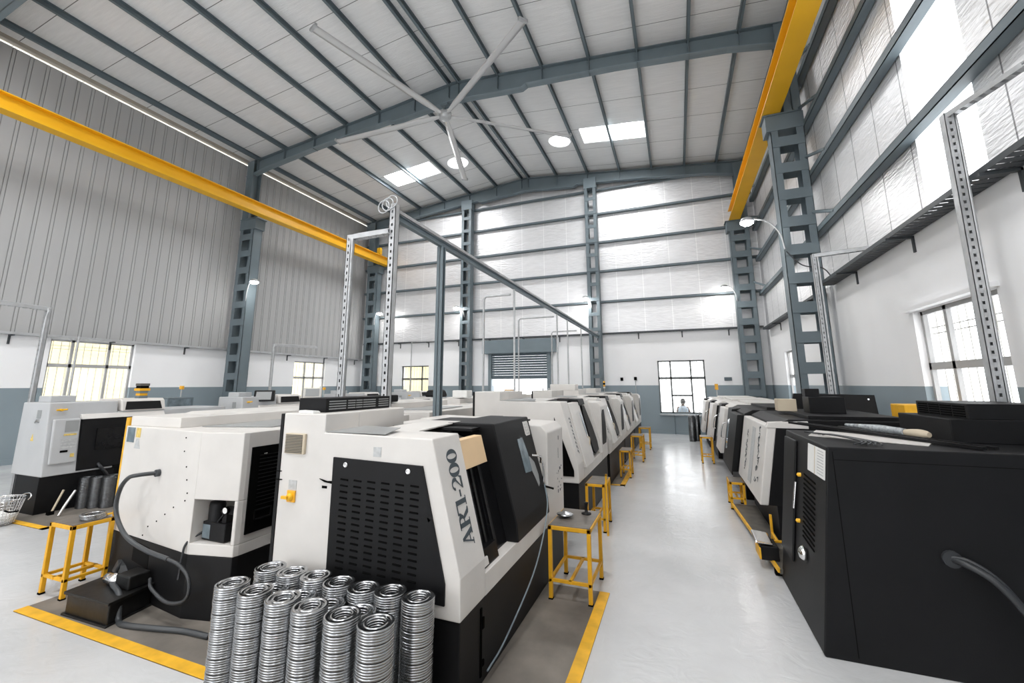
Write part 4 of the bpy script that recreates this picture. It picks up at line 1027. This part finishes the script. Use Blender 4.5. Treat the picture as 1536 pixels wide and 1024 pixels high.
for i, (x, y) in enumerate(bk):
    if i == 6: stack(x, y, .655, 36, 'rightmost back row ring stack beside the machine corner', 'rightmost back stack')
    else: stack(x, y, .650, 3, '%s back row ring stack counted from the left' % ordn[i], '%s back stack' % ordn[i])
for i, (x, y) in enumerate(((-2.27, 2.022), (-2.06, 2.02), (-1.845, 2.008), (-1.635, 1.998))):
    stack(x, y, .605, 3, 'lower middle row ring stack, %s from the left' % ordn[i], '%s middle stack' % ordn[i])
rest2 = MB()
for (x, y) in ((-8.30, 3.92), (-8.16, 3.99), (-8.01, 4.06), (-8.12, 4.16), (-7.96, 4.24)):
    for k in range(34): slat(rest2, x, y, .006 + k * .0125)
tag(rest.build('flange_ring', 'rings'), 'remaining thin steel rings making up the lower and hidden parts of the ring stacks', 'ring', None, 'stuff')

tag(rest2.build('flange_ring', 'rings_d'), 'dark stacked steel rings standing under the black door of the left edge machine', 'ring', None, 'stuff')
# wire basket at the left edge
bk_ = empty('wire_basket', (-8.33, 3.07, 0), 'silver wire mesh basket on the floor at the left edge', 'basket')
def ringpts(rx, ry, z, n=24): return [(rx * math.cos(2 * PI * k / n), ry * math.sin(2 * PI * k / n), z) for k in range(n + 1)]
m = MB()
for q in range(9): m.tube(ringpts(.17 + .0075 * q, .15 + .0075 * q, .02 + q * .035), .0028, 5, False)
for k in range(34):
    a = 2 * PI * k / 34; m.tube([(.17 * math.cos(a), .15 * math.sin(a), .02), (.235 * math.cos(a), .215 * math.sin(a), .31)], .0026, 5, False)
for k in range(-4, 5): m.tube([(-.15, k * .03, .02), (.15, k * .03, .02)], .0026, 5, False)
m.build('mesh', 'chrome', bk_)
m = MB(); m.tube(ringpts(.24, .22, .315), .008, 7, False); m.build('rim', 'chrome', bk_)
m = MB(); m.tube(crv([(.22, -.03, .20), (.30, -.01, .19), (.33, .06, .19)], 5), .010, 6); m.build('handle', 'slot', bk_)
m = MB(); m.lathe([(.01, .03), (.15, .03), (.165, .10), (.14, .14), (.05, .16), (.003, .165)], (-8.33, 3.07, 0), 20); tag(m.build('parts_bundle', 'paper'), 'pale wrapped parts lying inside the wire basket', 'parts', None, 'thing')
m = MB(); m.tube(crv([(-8.05, 3.55, .01), (-8.08, 3.62, .14), (-8.12, 3.72, .30)], 5), .018, 8); tag(m.build('pry_bar', 'chrome'), 'slim chrome bar leaning before the ring stacks at the left', 'bar', None, 'thing')
lg = empty('trolley_handle', (-8.30, 3.60, 0), 'dark and tan handled tool leaning by the grey machine base', 'tool')
m = MB(); m.tube([(.04, -.05, .0), (-.02, .08, .30)], .014, 6); m.build('shaft', 'tan', lg)
m = MB(); m.box(-.0, .07, -.08, -.02, .0, .05); m.build('head', 'slot', lg)

# signal towers
def tower(x, y, z, l, seg, s=1.):
    r = empty('signal_tower', (x, y, z), l, 'signal light'); m = MB(); m.tube([(0, 0, 0), (0, 0, .12 * s)], .010 * s, 8); m.build('stem', 'galv', r)
    for k, mt in enumerate(seg): MB().lathe([(.03 * s, 0), (.032 * s, .005), (.032 * s, .05 * s), (.03 * s, .055 * s)], (0, 0, (.12 + .058 * k) * s), 16).build('lens', mt, r)
    return r
def tower_sq(x, y, z, l):
    r = empty('signal_tower', (x, y, z), l, 'signal light')
    for k, (mt, w) in enumerate((('steel', .05), ('amber', .045), ('steel_l', .05), ('amber', .062), ('slot', .05), ('wood', .055))):
        MB().box(-w * 1.3, w * 1.3, -w * 1.3, w * 1.3, k * .042, k * .042 + .042).build('segment', mt, r, .004)
    return r
tower_sq(-8.75, 4.70, 1.555, 'square yellow and dark banded signal tower on the grey machine at the left')
tower(-9.75, 5.95, 1.535, 'small amber beacon above the grey glass cabinet', ['amber'], 1.3)
tower(-8.9, 9.0, 1.50, 'small amber beacon on the grey machine below the mid left wall', ['amber'], 1.2)
tower(-2.2, 13.9, 1.52, 'yellow and white signal tower on the far end of the left machine row', ['paper', 'amber', 'slot', 'amber'], 1.)
tower(1.05, 13.9, 1.42, 'yellow signal tower on the far end of the right machine row', ['amber', 'amber'], 1.5)
# grey glass fronted cabinet
gc = empty('glass_cabinet', (-9.8, 5.82, 0), 'grey framed glass cabinet below the mid left wall', 'cabinet')
MB().box(-.25, .29, -.24, .24, 0, 1.24).build('body', 'grey', gc, .006)
m = MB()
for a in (-.24, .21): m.box(.26, .29, a, a + .03, 1.24, 1.50); m.box(-.25, -.22, a, a + .03, 1.24, 1.50)
m.box(-.25, .29, -.24, .24, 1.50, 1.525); m.build('frame', 'steel', gc)
MB().box(.27, .28, -.22, .22, 1.24, 1.50).build('pane', 'glassg', gc)
# clutter over the machine tops
def cub(name, loc, s, mt, l, cat, bev=.01, rz=0, taper=0):
    a, b, c = s; m = MB(); t = taper
    m.hexa([(-a / 2, -b / 2, 0), (a / 2, -b / 2, 0), (a / 2, b / 2, 0), (-a / 2, b / 2, 0), (-a / 2 + t, -b / 2 + t, c), (a / 2 - t, -b / 2 + t, c), (a / 2 - t, b / 2 - t, c), (-a / 2 + t, b / 2 - t, c)])
    o = m.build(name, mt, None, bev, loc); o.rotation_euler.z = rz; return tag(o, l, cat, None, 'thing')
def monitor(loc, l, mt='grey', rz=.4):
    r = empty('control_pendant', loc, l, 'control panel', None, rz)
    MB().prism([(0, 0), (.16, 0), (.10, .24), (0, .24)], 'y', -.2, .2).build('casing', mt, r, .02)
    m = MB(); m.hexa([(.158, -.15, .04), (.164, -.15, .04), (.164, .15, .04), (.158, .15, .04), (.112, -.15, .21), (.118, -.15, .21), (.118, .15, .21), (.112, .15, .21)]); m.build('screen', 'panelg', r)
    return r
monitor((-8.35, 8.1, 1.47), 'pale grey control pendant with tilted screen, standing among the tops below the mid left wall', 'white2', -.9)
monitor((-8.6, 7.0, 1.42), 'dark control pendant left of the pale grey one', 'black', -.9)
cub('tool_box', (-4.35, 5.7, 1.50), (.30, .25, .11), 'black', 'black toolbox on the white machine below the back left window', 'toolbox', .02)
cub('white_box', (-4.3, 8.2, 1.50), (.35, .25, .15), 'paper', 'white box on the third machine of the second row', 'box', .015)
cub('motor_cover', (-5.0, 8.3, 1.50), (.45, .30, .16), 'black', 'black rounded motor cover on a machine top right of the back left window', 'cover', .05, 0, .04)
cub('white_carton', (-3.0, 7.0, 0), (.42, .4, 1.58), 'white2', 'white cabinet block rising behind the grey steel post', 'cabinet', .01)
cub('white_carton', (-2.30, 9.1, 1.65 - .01), (.55, .3, .13), 'white', 'white step box on the third machine of the left row, before the door', 'box', .01)
cub('brown_carton', (-4.25, 10.8, 1.50), (.22, .2, .14), 'beige', 'tan carton on a machine top left of the roller door', 'carton', .005)
for i, (x, l) in enumerate(((-4.95, 'grey gas cylinder left of the pair right of the roller door'), (-4.70, 'grey gas cylinder right of the pair beside the roller door'))):
    c_ = empty('gas_cylinder', (x, 16.2, 0), l, 'gas cylinder')
    MB().lathe([(.11, 0), (.115, .02), (.115, 1.38), (.09, 1.48), (.04, 1.54)], n=18).build('body', 'steel_l', c_)
    MB().lathe([(.03, 1.54), (.035, 1.56), (.035, 1.62), (.01, 1.63)], n=12).build('valve', 'galv', c_)
cub('yellow_canister', (-3.35, 12.3, 1.50), (.18, .16, .17), 'amber', 'yellow canister on a machine top beside the slim column', 'canister', .02)
# right row tops
bx = empty('black_board', (2.25, 7.69, 0), 'black upright board behind the right row, below the near right wall', 'board')
MB().prism([(-.75, 1.02), (.42, 1.02), (.38, 1.60), (-.62, 1.62)], 'y', -.02, .02).build('board', 'black', bx, .004)
MB().box(-.70, .40, -.03, .03, 0, 1.02).build('stand', 'black', bx)
MB().lathe([(.012, -.028), (.012, -.02)], (.30, 0, 1.54), 10, 'y').build('bolt', 'chrome', bx)
cub('control_box', (1.72, 6.6, 1.40), (.38, .3, .20), 'black', 'dark control box standing on the white machine of the right row', 'control box', .006)
cub('junction_box', (1.62, 6.7, 1.60), (.16, .14, .10), 'black', 'small dark box on top of the dark control box', 'box', .006)
cub('white_paper_stack', (1.36, 6.9, 1.40), (.22, .2, .16), 'tan', 'pale stacked boxes beside the dark control box', 'boxes', .004)
cub('yellow_crate', (2.58, 6.5, 0), (.30, .35, 1.52), 'yellow2', 'yellow crate behind the big black machine, in front of the right wall', 'crate', .01)
sp_ = empty('wrapped_tool', (1.72, 4.45, 1.372), 'plastic wrapped tool with tan grip lying on the big black machine', 'tool', None, 0)
m = MB(); m.tube([(-.02, .02, .0), (-.10, .28, .0), (-.16, .50, .0), (-.20, .75, -.008)], [.030, .036, .022, .014], 9); m.build('wrapped_body', 'plastic_wrap', sp_)
m = MB(); m.tube(crv([(-.02, .02, 0), (.02, -.06, .0), (.06, -.15, .0)], 4), [.024, .028, .032, .034, .036, .036, .034, .03, .02], 10); m.build('grip', 'tan', sp_)
m = MB()
for q in range(5): m.tube(crv([(1.02 + .02 * q, 4.55 - .05 * q, 1.345), (1.14, 4.15 + .02 * q, 1.36), (1.22 + .02 * q, 3.9, 1.35), (1.13 + .04 * q, 3.76, 1.343)], 6), .006, 5)
tag(m.build('cable_bundle', 'hose'), 'tangle of thin dark cables on the corner of the big black machine', 'cables', None, 'thing')
# low step along the right row
st = empty('step_board', (.86, 5.85, 0), 'low black step with yellow nosing along the right machine row', 'step')
MB().prism([(-.10, -1.02), (.05, -1.02), (.05, 1.25), (-.24, 1.25)], 'z', .05, .09).build('deck', 'wood', st)
m = MB(); m.hexa([(-.115, -1.02, .06), (-.095, -1.02, .06), (-.235, 1.25, .06), (-.255, 1.25, .06), (-.115, -1.02, .098), (-.095, -1.02, .098), (-.235, 1.25, .098), (-.255, 1.25, .098)]); m.build('nosing', 'tape', st)
for k, y in enumerate((-.9, .1, 1.1)): MB().box(-.12 - .05 * (y + 1) / 2.2, .04, y - .03, y + .03, 0, .05).build('foot', 'slot', st)
ft = empty('foot_pedal', (.70, 5.15, .0), 'foot pedal box with silver tread before the right row', 'pedal')
MB().box(-.06, .10, -.14, .12, .09, .22).build('housing', 'black', ft, .01)
m = MB(); m.hexa([(-.10, -.15, .24), (.06, -.15, .235), (.06, .16, .25), (-.10, .16, .26), (-.09, -.14, .26), (.05, -.14, .25), (.05, .15, .265), (-.09, .15, .28)]); m.build('tread', 'chrome', ft, .008)
m = MB(); m.box(-.07, -.055, -.15, .10, .10, .20); m.build('warning_stripe', 'tape', ft)
pl = empty('yellow_stand', (.83, 5.50, .09), 'small yellow bracket stand behind the foot pedal', 'stand')
m = MB(); m.box(-.012, .012, -.012, .012, 0, .30); m.build('upright', 'yellow2', pl, .003)
m = MB(); m.box(-.012, .012, -.25, .012, .10, .125); m.box(-.06, .06, -.26, -.23, .10, .12); m.build('arm', 'yellow2', pl, .003)
# ring bundle at the far end of the right row
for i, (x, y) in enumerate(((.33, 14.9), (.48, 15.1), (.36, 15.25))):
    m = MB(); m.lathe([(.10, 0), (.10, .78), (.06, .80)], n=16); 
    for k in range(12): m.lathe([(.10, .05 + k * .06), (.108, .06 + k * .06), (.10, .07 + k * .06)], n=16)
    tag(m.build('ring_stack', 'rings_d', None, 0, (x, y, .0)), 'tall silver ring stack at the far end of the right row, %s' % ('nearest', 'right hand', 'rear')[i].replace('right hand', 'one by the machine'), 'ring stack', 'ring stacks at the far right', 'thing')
# wall fittings
for (x, z, mt, l) in ((-1.98, 1.90, 'slot', 'small black socket on the back wall left of the right window'), (-1.48, 1.92, 'slot', 'small dark switch on the back wall next to the black socket')):
    cub('wall_socket', (x, YB - .03, z), (.10, .06, .12), mt, l, 'socket', .01)
m = MB(); m.tube([(-1.48, YB - .04, 0), (-1.48, YB - .04, 1.9)], .014, 6); tag(m.build('wall_conduit', 'galv'), 'thin grey conduit down the back wall under the dark switch', 'conduit', None, 'thing')
cub('wall_sign', (1.66, YB - .03, 1.88), (.24, .02, .12), 'shutter', 'small dark plate on the back wall right of the right window', 'plate', .004)
for i, y in enumerate((-.18, .5)):
    m = MB(); m.tube([(y, YB - .10, .0), (y, YB - .10, .68)], .02, 6); tag(m.build('table_leg_pipe' if 0 else 'support_pipe', 'steel'), 'thin pipe under the sill of the back right window, %s' % ('left one', 'right one')[i], 'pipe', None, 'thing')

# person outside the back right window
def person():
    r = empty('person', (.13, 17.8, .0), 'person in a grey shirt sitting outside, seen through the back right window', 'person')
    me = bpy.data.meshes.new('body'); V = [(0, 0, .55), (0, .0, .80), (0, .01, 1.02), (0, .02, 1.10), (0, .0, 1.22), (.02, -.02, 1.33),
         (-.19, .02, 1.02), (-.27, -.05, .80), (-.15, -.22, .68), (.19, .02, 1.02), (.27, -.05, .80), (.15, -.22, .68), (-.10, -.20, .55), (-.12, -.42, .50), (-.12, -.44, .06), (.10, -.20, .55), (.12, -.42, .50), (.12, -.44, .06)]
    Ed = [(0, 1), (1, 2), (2, 3), (3, 4), (4, 5), (2, 6), (6, 7), (7, 8), (2, 9), (9, 10), (10, 11), (0, 12), (12, 13), (13, 14), (0, 15), (15, 16), (16, 17)]
    R = [.16, .16, .15, .055, .09, .085, .075, .055, .04, .075, .055, .04, .09, .07, .05, .09, .07, .05]
    me.from_pydata(V, Ed, []); o = bpy.data.objects.new('body', me); COL.objects.link(o); o.parent = r
    s = o.modifiers.new('skin', 'SKIN'); 
    for k, q in enumerate(me.skin_vertices[0].data): q.radius = (R[k], R[k] * .85); q.use_root = (k == 0)
    o.modifiers.new('sub', 'SUBSURF').levels = 2; o.modifiers['sub'].render_levels = 2
    me.materials.append(M['skin'])
    m = MB(); m.lathe([(.20, .50), (.21, .75), (.205, .98), (.13, 1.07), (.065, 1.10)], n=20); sh = m.build('shirt', 'shirt', r); sh.scale = (1.12, .85, 1)
    m = MB(); m.lathe([(.10, 1.22), (.108, 1.30), (.085, 1.39), (.02, 1.43), (.002, 1.432)], (.01, .02, 0), 18); m.build('hair', 'hair', r)
    r.scale = (.86, .86, .86); return r
person()
s_ = empty('stool', (.13, 17.8, 0), 'low stool under the person outside the back right window', 'stool')
MB().box(-.2, .2, -.18, .18, .36, .40).build('seat', 'wood', s_)
for a in (-1, 1):
    for b in (-1, 1): MB().box(a * .17 - .02, a * .17 + .02, b * .15 - .02, b * .15 + .02, 0, .36).build('leg', 'wood', s_)
S_(MB().box(-16, -9.2, YB + 4.0, YB + 4.2, -.1, 6).build('exterior_wall_back', 'cream'))
# pale building outside the left windows
for (y0, y1, i) in ((1, 22, 0),):
    S_(MB().box(XL - 5.2, XL - 5.0, y0, y1, -.1, 7.5).build('exterior_wall_left', 'cream'))

# ------------------------------------------------------------------ world, light, camera
w = bpy.data.worlds.new('World'); scene.world = w; w.use_nodes = True
bg = w.node_tree.nodes['Background']; bg.inputs[0].default_value = (.96, .98, 1, 1); bg.inputs[1].default_value = 4.0
def area(name, loc, sx, sy, e, rot=(0, 0, 0), col=(1, 1, 1)):
    l = bpy.data.lights.new(name, 'AREA'); l.shape = 'RECTANGLE'; l.size = sx; l.size_y = sy; l.energy = e; l.color = col
    o = bpy.data.objects.new(name, l); COL.objects.link(o); o.location = loc; o.rotation_euler = rot; return o
for i, h in enumerate(SKY):
    area('skylight_fill', ((h[0] + h[1]) / 2, (h[2] + h[3]) / 2, zr((h[0] + h[1]) / 2) + .02), h[1] - h[0] - .1, h[3] - h[2] - .1, 260)  # area lamps in the seen skylights and in the added unseen ones

F, CX, CY = 634.75, 768., 464.76
pitch, yaw, roll = [math.radians(a) for a in (10.02, 21.07, -.19)]
cp, sp = math.cos(pitch), math.sin(pitch)
fw = Vector((-math.sin(yaw) * cp, math.cos(yaw) * cp, sp)); r_ = Vector((math.cos(yaw), math.sin(yaw), 0)); u_ = r_.cross(fw)
rr = r_ * math.cos(roll) + u_ * math.sin(roll); uu = -r_ * math.sin(roll) + u_ * math.cos(roll)
cam = bpy.data.cameras.new('Camera'); co = bpy.data.objects.new('Camera', cam); COL.objects.link(co)
co.matrix_world = Matrix(((rr.x, uu.x, -fw.x, 0), (rr.y, uu.y, -fw.y, 0), (rr.z, uu.z, -fw.z, 1.7625), (0, 0, 0, 1)))
cam.sensor_width = 36; cam.sensor_fit = 'HORIZONTAL'; cam.lens = 36 * F / 1536
cam.shift_x = (768 - CX) / 1536; cam.shift_y = (CY - 512) / 1536
cam.clip_start = .05
scene.camera = co
scene.view_settings.view_transform = 'Standard'; scene.view_settings.look = 'None'; scene.view_settings.gamma = 1
scene.view_settings.use_curve_mapping = False; scene.view_settings.exposure = 0.16
scene.cycles.use_denoising = True
scene.cycles.diffuse_bounces = 6; scene.cycles.max_bounces = 12; scene.cycles.transparent_max_bounces = 12
